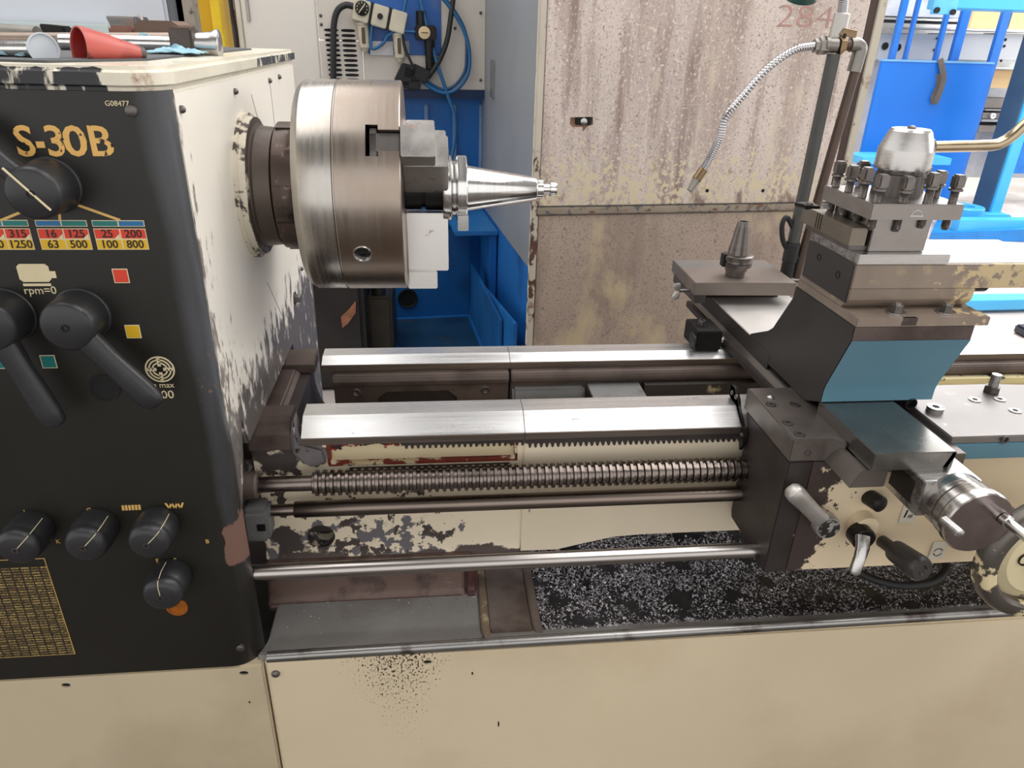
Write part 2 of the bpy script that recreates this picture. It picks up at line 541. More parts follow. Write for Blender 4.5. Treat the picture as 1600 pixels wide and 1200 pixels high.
for px, py, m in ((189, 431, m_red), (208, 518, m_yellow), (76, 565, m_teal), (1, 566, m_teal)):
    q = pq(px, py)
    for e, mm, d in ((.0085, m_ivoryprint, .0004), (.0075, m, .0007)):
        slab([q + V((-e, 0, -e)), q + V((e, 0, -e)), q + V((e, 0, e)), q + V((-e, 0, e))], mm, 'colour_square', pan, d)
# motor symbol and rpm=0
q = pq(54, 429)
slab([q + V((.017 * c, 0, .0105 * s + .002)) for c, s in ((-1, -.7), (-.8, -1), (.8, -1), (1, -.7), (1, .7), (.8, 1), (-.8, 1), (-1, .7))], m_ivoryprint, 'motor_symbol', pan)
slab([q + V(o) for o in ((.017, 0, -.004), (.023, 0, -.004), (.023, 0, .004), (.017, 0, .004))], m_ivoryprint, 'motor_symbol', pan)
slab([q + V(o) for o in ((-.015, 0, -.0135), (.015, 0, -.0135), (.015, 0, -.0105), (-.015, 0, -.0105))], m_ivoryprint, 'motor_symbol', pan)
text('rpm=0', 'symbol_print', m_ivoryprint, pan, pq(63, 454) + V((0, -.0004, 0)), .013)
# chuck symbol: rings and spokes
q = pq(250, 577)
b = B()
for r in (.0165, .0125, .0085):
    n = 32
    for k in range(n):
        if r < .016 and k % 8 == 0:
            continue
        a0, a1 = 2 * math.pi * k / n, 2 * math.pi * (k + 1) / n
        b.prism([(q.x + rr * math.cos(a), q.z + rr * math.sin(a)) for rr, a in ((r - .0009, a0), (r + .0009, a0), (r + .0009, a1), (r - .0009, a1))], 'y', YF + .001, YF - .0006)
for k in range(4):
    a = math.pi / 2 * k
    c, s_ = math.cos(a), math.sin(a)
    b.prism([(q.x + c * u - s_ * w, q.z + s_ * u + c * w) for u, w in ((.004, -.002), (.015, -.002), (.015, .002), (.004, .002))], 'y', YF + .001, YF - .0006)
b.out('chuck_symbol', m_ivoryprint, pan, smooth=False)
text('rpm max', 'symbol_print', m_ivoryprint, pan, pq(247, 602) + V((0, -.0004, 0)), .0105)
text('2000', 'symbol_print', m_ivoryprint, pan, pq(252, 617) + V((0, -.0004, 0)), .0155)
for s, px, py in (('L', 40, 800), ('C', 139, 797), ('K', 91, 846), ('E', 246, 876), ('F', 274, 875), ('B', 324, 846)):
    text(s, 'knob_letter', m_goldclean, pan, pq(px, py) + V((0, -.0004, 0)), .009)
b = B()
q = pq(205, 793)
for k in range(6):
    x = q.x - .0105 + k * .0042
    b.prism([(x - .0015, q.z - .004), (x + .0015, q.z - .004), (x + .002, q.z + .004), (x - .001, q.z + .004)], 'y', YF + .001, YF - .0006)
b.out('thread_symbol', m_goldclean, pan, smooth=False)
q = pq(273, 790)
zz = [q + V((-.011 + .0037 * k, 0, (-.0045 if k % 2 else .0045))) for k in range(7)]
b = B()
for a, c in zip(zz, zz[1:]):
    b.prism([(a.x - .0013, a.z), (a.x + .0013, a.z), (c.x + .0013, c.z), (c.x - .0013, c.z)], 'y', YF + .001, YF - .0006)
b.out('feed_symbol', m_goldclean, pan, smooth=False)
# thread chart plate (fine print)
mc = bpy.data.materials.new('thread_chart_print')
mc.use_nodes = True
nt = mc.node_tree
g_ = nt.nodes.new('ShaderNodeNewGeometry')
mp = nt.nodes.new('ShaderNodeMapping')
mp.inputs['Rotation'].default_value = (math.radians(-90), 0, 0)
br = nt.nodes.new('ShaderNodeTexBrick')
br.offset = 0
br.inputs['Color1'].default_value = lin((196, 166, 100))
br.inputs['Color2'].default_value = lin((120, 98, 58))
br.inputs['Mortar'].default_value = lin((34, 30, 20))
br.inputs['Scale'].default_value = 1
br.inputs['Brick Width'].default_value = .0125
br.inputs['Row Height'].default_value = .0045
br.inputs['Mortar Size'].default_value = .0011
nz = nt.nodes.new('ShaderNodeTexNoise')
nz.inputs['Scale'].default_value = 620
mx = nt.nodes.new('ShaderNodeMix')
mx.data_type = 'RGBA'
rp = nt.nodes.new('ShaderNodeMapRange')
rp.inputs[1].default_value, rp.inputs[2].default_value = .5, .56
nt.links.new(g_.outputs['Position'], mp.inputs[0])
nt.links.new(mp.outputs[0], br.inputs[0])
nt.links.new(g_.outputs['Position'], nz.inputs[0])
nt.links.new(nz.outputs[0], rp.inputs[0])
nt.links.new(rp.outputs[0], mx.inputs[0])
nt.links.new(br.outputs[0], mx.inputs[6])
mx.inputs[7].default_value = lin((40, 34, 22))
nt.links.new(mx.outputs[2], nt.nodes['Principled BSDF'].inputs['Base Color'])
X1, Z0 = pq(117, 1022).x, pq(60, 1024).z
Z1, Zh = pq(70, 884).z, pq(70, 872).z
slab([V((-.80, 0, Z0 - .001)), V((X1 + .001, 0, Z0 - .001)), V((X1 + .001, 0, Zh)), V((-.80, 0, Zh))], m_goldclean, 'chart_border', pan, .0003)
slab([V((-.80, 0, Z0)), V((X1, 0, Z0)), V((X1, 0, Zh - .001)), V((-.80, 0, Zh - .001))], m_blackpaint, 'chart_heading', pan, .0005)
slab([V((-.80, 0, Z0)), V((X1, 0, Z0)), V((X1, 0, Z1)), V((-.80, 0, Z1))], mc, 'thread_chart', pan, .0007)
# sight glasses
for px, py, r, mm in ((163, 606, .0165, m_hole), (277, 948, .0135, mat('amber_sight_glass', (150, 84, 24), .15, 0, .3, 60))):
    q = pq(px, py)
    o = B().lathe([(0, r * 1.12), (.002, r * 1.12), (.002, r * .92), (.0009, r * .9), (.0009, 0)], q, (0, -1, 0), 28, False).out('sight_glass', mm, hs)
# levers
def lever(h0, hub_r, hub_l, tip, tipY, w, name='lever'):
    q = pq(*h0)
    b = B().lathe([(0, hub_r * 1.05), (.004, hub_r * 1.05), (.005, hub_r), (hub_l - .006, hub_r * .97), (hub_l - .002, hub_r * .9), (hub_l, hub_r * .8), (hub_l + .0005, 0)], q, (0, -1, 0), 36)
    c0 = q + V((0, -hub_l * .72, 0))
    t = at(tip[0], tip[1], 1, tipY)
    d = t - c0
    st = [0, .2, .4, .62, .85, .95, .985, 1.0]
    b.loft([c0 + d * k for k in st], [w * k for k in (1.15, .95, .86, .9, .95, .85, .6, .2)], [.010, .0095, .009, .009, .009, .008, .006, .002], (0, -1, 0), 16, 3.)
    o = b.out('lever', m_plastic, hs)
    B().lathe([(0, .0042), (.0012, .0042), (.0012, .0028), (-.001, .0028), (-.001, 0)], q + V((0, -hub_l - .0005, 0)), (0, -1, 0), 16, False).out('pin', m_black, o)
    return o
lever((130, 490), .0305, .046, (247, 634), -.375, .0155)
lever((13, 490), .0305, .046, (90, 666), -.375, .0155)
o = lever((84, 289), .0285, .05, (-75, 190), -.37, .0125)
a = pq(84, 289) + V((0, -.051, 0))
B().loft([a + V((.016, 0, -.016)), a + V((-.02, 0, .026))], .0012, .0008).out('pointer_mark', m_ivoryprint, o)
# knobs
for px, py in ((24, 860), (130, 856), (229, 852), (251, 934)):
    f = at(px, py, 1, -.384)
    q = V((f.x, YF, f.z))
    r = .0272
    kb = B().lathe([(0, r * .96), (.003, r), (.022, r * 1.03), (.032, r * 1.0), (.0355, r * .96), (.0365, r * .97), (.043, r * .93), (.047, r * .8), (.049, r * .62), (.049, 0)], q, (0, -1, 0), 36).out('knob', m_plastic, hs)
    B().lathe([(0, .0042), (.0015, .0042), (.0015, .0026), (-.001, .0026), (-.001, 0)], f, (0, -1, 0), 14, False).out('pin', m_dark, kb)
    g = random.choice((-1, 1)) * .4 + 1.2
    B().loft([f + V((.003 * math.cos(g), -.0002, .003 * math.sin(g))), f + V((.0155 * math.cos(g), -.0003, .0155 * math.sin(g))), f + V((.0238 * math.cos(g), .003, .0238 * math.sin(g))), f + V((.0283 * math.cos(g), .02, .0283 * math.sin(g))), f + V((.0275 * math.cos(g), .040, .0275 * math.sin(g)))], .0005, .0005, n=6).out('pointer_line', m_ivoryprint, kb)
# spindle nose: flange, collar and slotted ring nut
AX = 1.152
sp = B().lathe([(-.01, .108), (.006, .108), (.006, .104), (.016, .102), (.017, .094), (.02, .094), (.022, .09), (.045, .088), (.046, .06)], (XS, 0, AX), (1, 0, 0), 64).out('spindle_flange', mat('worn_flange_paint', (206, 198, 180), .45, 0, .1, 20, layers=[Ly((84, 74, 68), 40, .5, .05, rough=.4, metal=.5), Ly((88, 78, 72), 20, .2, .1, (1, 1, 1), [('X', -.268, -.262)], metal=.5)]), hs)
m_nut = mat('brown_ring_nut', (86, 74, 68), .42, .7, .2, 14, layers=[Ly((140, 122, 108), 60, .6, .1), Ly((50, 44, 42), 20, .6, .1)])
nut = B().lathe([(.047, .07), (.047, .09), (.049, .093), (.062, .094), (.074, .0945), (.078, .092), (.078, .07)], (XS, 0, AX), (1, 0, 0), 72, False).out('ring_nut', m_nut, hs)
def slotcut(ang, w):
    b = B().box(-.02, .04, -w, w, .088, .12)
    b.move(Matrix.Translation((XS + .05, 0, AX)) @ Matrix.Rotation(ang, 4, 'X'))
    return b
for ang in (62, 118, 20, -40):
    pass
for a in (35, 155, 95, 275, 215, 335):
    b = B()
    ra, rb = .0938, .0962
    n = 8
    pts = [(r_ * math.cos(math.radians(a + 26 * (k / n - .5))), r_ * math.sin(math.radians(a + 26 * (k / n - .5)))) for r_, ks in ((ra, range(n + 1)), (rb, range(n, -1, -1))) for k in ks]
    b.prism([(y, AX + z) for y, z in pts], 'x', XS + .05, XS + .077)
    b.out('ring_nut_pad', m_nut, nut)
B().lathe([(.05, .082), (.072, .082), (.09, .079), (.094, .07)], (XS, 0, AX), (1, 0, 0), 56).out('spindle_collar', m_black, hs)

# ---------------------------------------------------------------- chuck
ck = thing('lathe_chuck', 'large round steel three jaw chuck mounted on the spindle', 'chuck', (-.12, 0, AX - .157))
B().lathe([(-.194, .07), (-.194, .149), (-.186, .1555), (-.184, .1565), (-.139, .1572), (-.138, .1555), (-.136, .1555)], (0, 0, AX), (1, 0, 0), 96).out('backplate', mat('turned_backplate_steel', (178, 174, 168), .27, 1, .035, 26, (7, .15, .15), [Ly((146, 134, 120), 5, .46, .4, rough=.34)]), ck)
body = B().lathe([(-.1365, .12), (-.1365, .1568), (-.1355, .1575), (-.0465, .1575), (-.045, .156), (-.045, .035), (-.09, .034)], (0, 0, AX), (1, 0, 0), 96).out('chuck_body', m_chuck, ck)
import math as _m
JA = [34.5, -85.5, 154.5]          # jaw directions: angle from the front (-y) towards up
def radial(b, ang):          # built with radial axis = +z, width along y, then turned so that 0 deg points to the front
    return b.move(Matrix.Translation((0, 0, AX)) @ Matrix.Rotation(math.radians(90 - ang), 4, 'X'))
for a in JA:
    cut(body, radial(B().box(-.092, -.03, -.0155, .0155, .04, .2), a), radial(B().box(-.092, -.075, -.023, .023, .04, .2), a))
m_jaw = mat('ground_jaw_steel', (196, 192, 188), .3, 1, .08, 20, layers=[Ly((150, 104, 84), 30, .66, .06, rough=.6)])
for a in JA:
    jw = radial(B().box(-.087, -.0455, -.0145, .0145, .05, .150).box(-.087, -.077, -.0215, .0215, .05, .150), a).out('jaw', m_dark, ck, .0012)
    pr_ = [(.034, -.045), (.158, -.045), (.158, -.043), (.158, .002), (.138, .002), (.138, .021), (.034, .021)]
    radial(B().prism([(-.024, -.0448), (.024, -.0448), (.024, .021), (-.024, .021)], 'z', .036, .137) if False else B().box(-.0445, .0215, -.0235, .0235, .036, .128).box(-.0445, .003, -.0235, .0235, .128, .158), a).out('top_jaw', m_jaw, jw, .0015)
    for r_ in (.075, .115):
        radial(B().cyl((.02, 0, r_), (.0225, 0, r_), .009, n=18), a).out('jaw_screw', m_dark, jw)
# key socket
ka = math.radians(-25)
kd = V((0, -math.cos(ka), math.sin(ka)))
kp = V((-.104, 0, AX)) + kd * .150
cut(body, B().lathe([(-.004, .0132), (.04, .0132)], kp, kd, 32))
ks = B().lathe([(-.004, .0142), (.0085, .0142), (.0095, .0135), (.0095, .0125), (.003, .0088), (-.004, .0085), (-.004, 0)], kp, kd, 32, False).out('key_socket', m_steel, ck)
B().lathe([(0, .0095), (.0005, .0095)], kp + kd * .0005, kd, 4).out('key_square', m_hole, ks)
# ---------------------------------------------------------------- tapered holder in the chuck
th = thing('tapered_tool_holder', 'shiny horizontal tapered steel tool holder gripped in the chuck jaws', 'tool holder', (.06, 0, AX - .05))
B().lathe([(.053, .0), (.053, .0355), (.0555, .0352), (.163, .0185), (.165, .0165), (.165, 0)], (0, 0, AX), (1, 0, 0), 56).out('taper', m_bright, th)
B().lathe([(.014, .03), (.014, .0495), (.0155, .0505), (.0265, .0505), (.0275, .0495), (.030, .042), (.034, .042), (.0365, .0495), (.0375, .0505), (.0505, .0505), (.052, .049), (.0535, .036)], (0, 0, AX), (1, 0, 0), 64).out('flange', m_bright, th)
B().lathe([(.165, .0155), (.175, .0155), (.176, .0085), (.186, .0085), (.187, .0115), (.195, .0118), (.1975, .0105), (.1985, 0)], (0, 0, AX), (1, 0, 0), 32).out('pull_stud', m_bright, th)
B().lathe([(-.044, .033), (-.02, .033), (-.0195, .030), (-.014, .030), (-.0135, .034), (.014, .034)], (0, 0, AX), (1, 0, 0), 40).out('shank', m_black, th)
b = B().box(.0365, .0535, -.043, -.027, AX - .058, AX - .034)
b.out('drive_key', m_steel, th, .001)
# ---------------------------------------------------------------- bed
XR = 2.3
FW = [(-.097, .82), (-.137, .82), (-.170, .797), (-.170, .785), (-.150, .784), (-.150, .778), (-.097, .778)]
RW = [(.134, .82), (.1025, .82), (.1018, .8185), (.1005, .8185), (.0998, .82), (.0765, .811), (.0765, .798), (.134, .798)]
bed = thing('lathe_bed', 'long lathe bed with two bright ground steel ways', 'lathe bed', (.7, 0, .5))
gap = thing('gap_bridge', 'removable bed gap piece with bright ways beside the headstock', 'gap bridge', (-.04, 0, .6))
for par, x0, x1 in ((gap, -.215, .1385), (bed, .1395, XR)):
    B().prism(FW[:2] + FW[2:], 'x', x0, x1).out('front_way', m_way, par, sharp=.25)
    B().prism(RW, 'x', x0, x1).out('rear_way', m_way, par, sharp=.15)
    B().prism([(-.1702, .7965), (-.1712, .796), (-.1712, .7845), (-.1702, .7845)], 'x', x0 + .0002, x1 - .0002).out('way_lower_strip', m_wayside, par)
    B().prism([(.0765, .8105), (.0757, .810), (.0757, .7975), (.0765, .7975)], 'x', x0 + .0002, x1 - .0002).out('rear_way_strip', m_wayside, par)
# stub ways on the headstock side of the gap
stub = [(-.300, -.2335)]
for a, c in stub:
    B().prism([(-.097, .82), (-.137, .82), (-.139, .812), (-.139, .806), (-.155, .799), (-.160, .797), (-.160, .770), (-.097, .770)], 'x', a, c).out('front_way_stub', m_brown, bed, .0015)
    B().prism([(.134, .82), (.103, .82), (.0775, .811), (.0775, .795), (.134, .795)], 'x', a + .01, c + .005).out('rear_way_stub', m_brown, bed, .0012)
# concave gap casting below the stubs (half pipe across the bed)
pts = [(-.30, .795), (-.236, .795)]
for k in range(9):
    a = math.radians(180 + 75 * k / 8)
    pts.append((-.15 + .086 * math.cos(a), .775 + .11 * math.sin(a)))
pts += [(-.172, .60), (-.30, .60)]
B().prism(pts, 'y', -.149, .11).out('gap_casting', m_castdark, bed)
B().prism([(-.55, .805), (-.262, .805), (-.252, .795), (-.25, .72), (-.55, .70)], 'y', -.098, .078).out('gap_rib', m_brown, bed, .003)
# scooped lug at the left end of the gap piece
scp = [(-.2145, .815), (-.2145, .79)]
sc_pts = [at(*p, 1, -.16) for p in ((456, 652), (453, 690), (458, 712), (478, 731), (500, 731), (514, 722), (507, 700), (470, 690))]
B().prism([(q.x, q.z) for q in sc_pts], 'y', -.162, -.125).out('scooped_lug', mat('bare_grey_lug', (132, 128, 128), .4, .5, .12, 25, layers=[Ly((60, 54, 52), 90, .62, .05)]), gap, .006)
# gap piece inner rear wall with pocket
w = B().prism([(.076, .797), (.062, .793), (.058, .783), (.060, .774), (.068, .768), (.070, .70), (.12, .70), (.12, .797)], 'x', -.195, .136).out('inner_wall', m_brown, gap, .002)
ring = [(-.115, .742), (-.098, .757), (.02, .757), (.037, .742), (.037, .66), (-.115, .66)]
cut(w, B().prism(ring, 'y', .05, .11))
for px, py in ((557, 613), (758, 609)):
    q = at(px, py, 1, .0695)
    B().lathe([(0, .0085), (.002, .0085), (.003, .0065), (.0015, .0045), (.0015, 0)], q, (0, -1, 0), 20, False).out('socket_screw', m_dark, gap)
B().prism([(.086, .60), (.086, .77), (.11, .77), (.11, .60)], 'x', -.19, .13).out('pocket_back', m_castdark, gap)
# bed inner rear wall right of the joint, with slanting ribs
B().prism([(.076, .797), (.060, .794), (.056, .784), (.058, .776), (.066, .771), (.07, .66), (.12, .66), (.12, .797)], 'x', .140, XR).out('inner_rail', m_brown, bed, .002)
B().prism([(.045, .60), (.045, .735), (.058, .762), (.09, .775), (.09, .60)], 'x', .143, .285).out('cross_rib', m_greycast, bed, .005)
q = [(.30, .775), (.335, .765), (.355, .735), (.36, .60), (.29, .60), (.285, .735)]
B().prism([(.285, .77), (.395, .77), (.36, .735), (.35, .60), (.325, .60), (.325, .735)], 'y', -.09, .075).out('cross_rib', m_greycast, bed, .004)
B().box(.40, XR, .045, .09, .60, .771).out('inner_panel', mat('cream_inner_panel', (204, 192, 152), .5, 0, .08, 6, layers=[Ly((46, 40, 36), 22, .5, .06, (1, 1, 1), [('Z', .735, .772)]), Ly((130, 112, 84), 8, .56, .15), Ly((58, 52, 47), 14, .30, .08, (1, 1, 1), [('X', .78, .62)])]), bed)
B().prism([(.045, .757), (.02, .752), (.02, .742), (.045, .738)], 'x', .86, XR).out('inner_ledge', mat('cream_inner_ledge', (206, 194, 150), .5, 0, .08, 9, layers=[Ly((60, 50, 42), 30, .62, .05)]), bed, .003)
# front wall of the bed with recess, hole
fw = B().prism([(-.150, .784), (-.150, .565), (-.155, .552), (-.156, .538), (-.10, .538), (-.10, .784)], 'x', -.30, .14).out('front_wall', m_bedcream, bed, .002)
c0, c1 = at(512, 700, 1, -.15), at(808, 722, 1, -.15)
rx0, rx1, rz = c0.x, c1.x, at(650, 722, 1, -.15).z
cut(fw, B().prism([(rx0, .80), (rx1 - .002, .80), (rx1, rz + .012), (rx1 - .012, rz), (rx0 + .012, rz), (rx0, rz + .012)], 'y', -.19, -.138))
h = at(502, 838, 1, -.15)
cut(fw, B().cyl((h.x, -.2, h.z), (h.x, -.11, h.z), .0235, n=40))
B().box(rx0 + .002, rx1 - .004, -.1405, -.137, rz + .004, .784).out('recess_panel', mat('nicked_recess_paint', (222, 206, 168), .45, 0, .04, 6, layers=[Ly((134, 48, 34), 34, .40, .03, (1, 1, 1), [('Z', .74, .77)]), Ly((52, 40, 36), 60, .42, .03, (1, 1, 1), [('Z', .74, .77)])]), bed)
b = B()
for x0, x1, z0, z1 in ((rx0 - .002, rx1 + .001, rz - .0035, rz + .0015), (rx0 - .003, rx0 + .004, rz, .783), (rx1 - .005, rx1 + .001, rz, .783)):
    b.box(x0, x1, -.1508, -.1375, z0, z1)
b.out('recess_edge', m_rednick, bed, .001)
B().box(rx0 + .03, rx1 - .01, -.158, -.15, rz - .013, rz - .004).out('casting_ledge', m_cast, bed, .003)
# chips lying in the round hole
cm = mat('steel_chips', (120, 114, 110), .35, .8, .35, 300)
b = B()
for k in range(150):
    a, r_ = random.random() * 6.28, random.random() ** .5 * .021
    b.box(0, 0, 0, 0, 0, 0) if False else None
    x, z = h.x + r_ * math.cos(a), h.z + .003 + r_ * math.sin(a) * .8
    s_ = random.uniform(.0008, .002)
    v = [b.bm.verts.new((x + random.uniform(-s_, s_), -.118 - random.random() * .012, z + random.uniform(-s_, s_))) for _ in range(4)]
    for f in ((0, 1, 2), (0, 2, 3), (0, 3, 1), (1, 3, 2)):
        b.face([v[i] for i in f])
b.out('chips_in_hole', cm, bed, stuff=True, smooth=False)
B().cyl((h.x, -.112, h.z), (h.x, -.105, h.z), .0235, n=32).out('hole_floor', m_castdark, bed)
# right hand part of the front wall, its lower edge sweeping up
def zz(px, py):
    q = at(px, py, 1, -.15)
    return (q.x, q.z)
low = [zz(*p) for p in ((818, 862), (870, 860), (905, 852), (960, 840), (1010, 836), (1150, 830))]
B().prism([(.1395, .784), (.1395, low[0][1])] + low + [(XR, low[-1][1]), (XR, .784)], 'y', -.150, -.10).out('front_wall', mat('right_bed_paint', (240, 226, 200), .4, 0, .03, 5, layers=[Ly((116, 114, 120), 22, .565, .02, (1, 1, 1), [('X', .34, .12), ('Z', .78, .66)]), Ly((70, 60, 54), 70, .73, .02)]), bed, .003)
# rack
b = B()
pit = .0094
n = int((1.0 - .145) / pit)
for k in range(n):
    x = .145 + k * pit
    b.prism([(x, .776), (x + .0016, .768), (x + .0046, .768), (x + .0062, .776)], 'y', -.170, -.151)
b.box(.14, 1.0, -.170, -.151, .776, .7845)
rk = b.out('rack', m_castdark, bed, label='toothed steel rack under the front way', stuff=True)
b = B()
n = int((.139 + .06) / pit)
for k in range(n):
    x = -.055 + k * pit
    b.prism([(x, .778), (x + .0016, .772), (x + .0046, .772), (x + .0062, .778)], 'y', -.169, -.153)
b.box(-.06, .138, -.169, -.153, .778, .7845)
b.out('rack', m_castdark, gap, stuff=True)
B().box(XR - .1, XR, -.15, .13, .3, .80).out('bed_end', m_bedcream, bed)
B().box(-.33, XR, .07, .12, .45, .66).out('rear_wall', m_castdark, bed)
# ---------------------------------------------------------------- screws and rods
yl, zl = -.19, .7265
ls = thing('lead_screw', 'long threaded steel lead screw running under the front way', 'lead screw', (.1, yl, zl - .02))
pr = [(-.300, .0125), (-.2, .0125), (-.2, .018)]
x, pit = -.1995, .0118
while x < 1.0:
    pr += [(x, .0165), (x + .0028, .0168), (x + .0042, .0208), (x + .0088, .0208), (x + .0104, .0165)]
    x += pit
B().lathe(pr, (0, yl, zl), (1, 0, 0), 28).out('threaded_rod', mat('oily_thread_steel', (128, 118, 112), .28, 1, .15, 30), ls)
B().lathe([(-.31, .0215), (-.2865, .0215), (-.2835, .019), (-.2835, .012)], (0, yl, zl), (1, 0, 0), 36).out('collar', m_brown, ls)
zf = .677
fr = thing('feed_rod', 'smooth brownish steel feed rod below the lead screw', 'feed rod', (.1, yl, zf - .015))
m_rod = mat('oily_rod_steel', (128, 116, 108), .3, 1, .15, 12, (.3, 2, 2))
B().lathe([(-.3, .0095), (-.2335, .0095), (-.2335, .0125), (-.232, .0135), (1.0, .0135)], (0, yl, zf), (1, 0, 0), 28).out('rod', m_rod, fr)
B().lathe([(-.31, .0185), (-.286, .0185), (-.284, .016), (-.284, .01)], (0, yl, zf), (1, 0, 0), 28).out('collar', m_brown, fr)
q0, q1 = at(388, 790, 1, -.2), at(427, 836, 1, -.2)
B().box(-.31, q1.x, -.222, -.175, q1.z, q0.z + .002).out('bearing_block', m_greycast, fr, .007)
B().box(q1.x - .017, q1.x - .004, -.2235, -.222, (q0.z + q1.z) / 2 - .004, (q0.z + q1.z) / 2 + .009).out('block_pocket', m_black, fr, .002)
cr = thing('control_rod', 'polished steel control rod running low above the chip tray', 'control rod', (.1, -.285, .615))
B().lathe([(-.305, .0125), (1.0, .0125)], (0, -.285, .631), (1, 0, 0), 28).out('rod', mat('polished_rod_steel', (170, 164, 160), .22, 1, .1, 12, (.3, 2, 2)), cr)
# ---------------------------------------------------------------- stand, tray and front panels
st = thing('lathe_stand', 'cream sheet metal lathe stand with a raised tray edge', 'stand', (.6, -.2, 0))
lp = B().box(-.86, -.2765, YF, YF + .02, .02, .4925).out('left_front_panel', mat('left_panel_paint', (196, 182, 154), .4, 0, .04, 2.2, layers=[Ly((160, 142, 114), 2, .5, .3), Ly((60, 50, 42), 40, .76, .01)]), st, .003)
rp_ = B().box(-.2735, XR, YF, YF + .02, .02, .5).out('right_front_panel', m_panelcream, st, .004)
for px, py, par in ((103, 1071, lp), (381, 1052, lp), (668, 1035, rp_)):
    q = at(px, py, 1, YF)
    cut(par, B().loft([q + V((0, -.02, 0)), q + V((0, .03, 0))], .0068, .0045, (0, 0, 1), 20))
    B().loft([q + V((0, .003, 0)), q + V((0, .006, 0))], .0072, .0049, (0, 0, 1), 16).out('slot_back', m_hole, par)
q = at(431, 1052, 1, YF)
dome(q, (0, -1, 0), .0065, .006).out('panel_bolt', m_dark, st)
for px, py, l in ((779, 1131, .011), (738, 1012 + 40, .006), (390, 1097, .004)):
    q = at(px, py, 1, YF)
    B().hexa([q + V(v) for v in ((-.0012, .001, -l / 2), (.0012, .001, -l / 2), (.0012, -.0004, -l / 2), (-.0012, -.0004, -l / 2), (-.0012, .001, l / 2), (.0012, .001, l / 2), (.0012, -.0004, l / 2), (-.0012, -.0004, l / 2))]).out('paint_nick', m_hole, rp_ if px > 400 else lp)
B().box(-.86, XR, YF + .02, .35, .02, .40).out('stand_body', m_castdark, st)
# tray: rolled lip, inner slope, plates
m_tray = mat('oily_grey_tray', (150, 148, 145), .42, .3, .12, 8, layers=[Ly((112, 98, 90), 5, .54, .2, (.6, 1, 1)), Ly((150, 150, 150), 200, .7, .04), Ly((40, 36, 34), 160, .7, .03)], bump=.12, bs=200)
m_lip = mat('bare_steel_lip', (150, 148, 146), .3, .9, .12, 20, (.2, 1, 1), layers=[Ly((96, 88, 84), 14, .56, .12)])
B().loft([(-.27, YF + .008, .500), (-.2, YF + .008, .501), (XR, YF + .008, .515)], .0085, .0085, (0, 0, 1), 20, 2.2).out('rolled_lip', m_lip, st)
B().prism([(YF + .008, .507), (YF + .055, .478), (YF + .055, .474), (YF + .008, .500)], 'x', .068, XR).out('lip_slope', m_tray, st)
B().prism([(-.325, .506), (-.312, .499), (-.300, .492), (-.272, .477), (-.262, .473), (-.252, .4715), (-.165, .4725), (-.165, .46), (-.325, .46)], 'x', -.285, .0645).out('tray_plate', m_tray, st, .003)
m_redbrown = mat('red_brown_base', (108, 88, 81), .45, .2, .2, 8, (.5, 1, 1), layers=[Ly((124, 118, 116), 26, .62, .04, (.4, 1, 1)), Ly((54, 44, 42), 9, .54, .12)], bump=.15, bs=150)
B().prism([(-.186, .4735), (-.176, .482), (-.172, .50), (-.170, .527), (-.10, .527), (-.10, .46), (-.186, .46)], 'x', -.30, .04).out('bed_foot', m_redbrown, st, .004)
B().prism([(-.19, .473), (-.178, .480), (-.172, .495), (-.168, .52), (-.10, .52), (-.10, .46), (-.19, .46)], 'x', .0405, .0645).out('foot_corner', mat('dark_red_primer', (74, 44, 40), .4, .1, .2, 20, layers=[Ly((70, 56, 52), 14, .52, .1)]), st, .006)
B().prism([(-.16, .5275), (-.180, .530), (-.183, .540), (-.158, .549), (-.10, .549), (-.10, .5275)], 'x', -.30, .055).out('foot_flange', m_redbrown, st, .004)
B().prism([(-.30, .490), (-.262, .4755), (-.05, .4765), (-.05, .44), (-.30, .44)], 'x', .065, .079).out('partition_edge', mat('partition_paint', (120, 104, 88), .5, .1, .15, 20, layers=[Ly((176, 160, 130), 30, .56, .1)]), st, .002)
B().prism([(-.30, .488), (-.262, .471), (.05, .4715), (.05, .44), (-.30, .44)], 'x', .0791, .152).out('partition_plate', mat('partition_plate_paint', (128, 116, 110), .42, .2, .15, 6, layers=[Ly((92, 78, 72), 5, .5, .12)]), st, .002)
B().prism([(-.30, .490), (-.262, .4755), (.05, .4765), (.05, .44), (-.30, .44)], 'x', .1521, .167).out('partition_edge', mat('partition_edge_paint', (110, 98, 92), .42, .2, .15, 20), st, .002)
B().prism([(-.30, .486), (-.27, .462), (-.2, .458), (.3, .458), (.3, .44), (-.30, .44)], 'x', .1671, XR).out('chip_tray_floor', mat('wet_black_tray', (60, 58, 60), .25, .2, .3, 20), st)
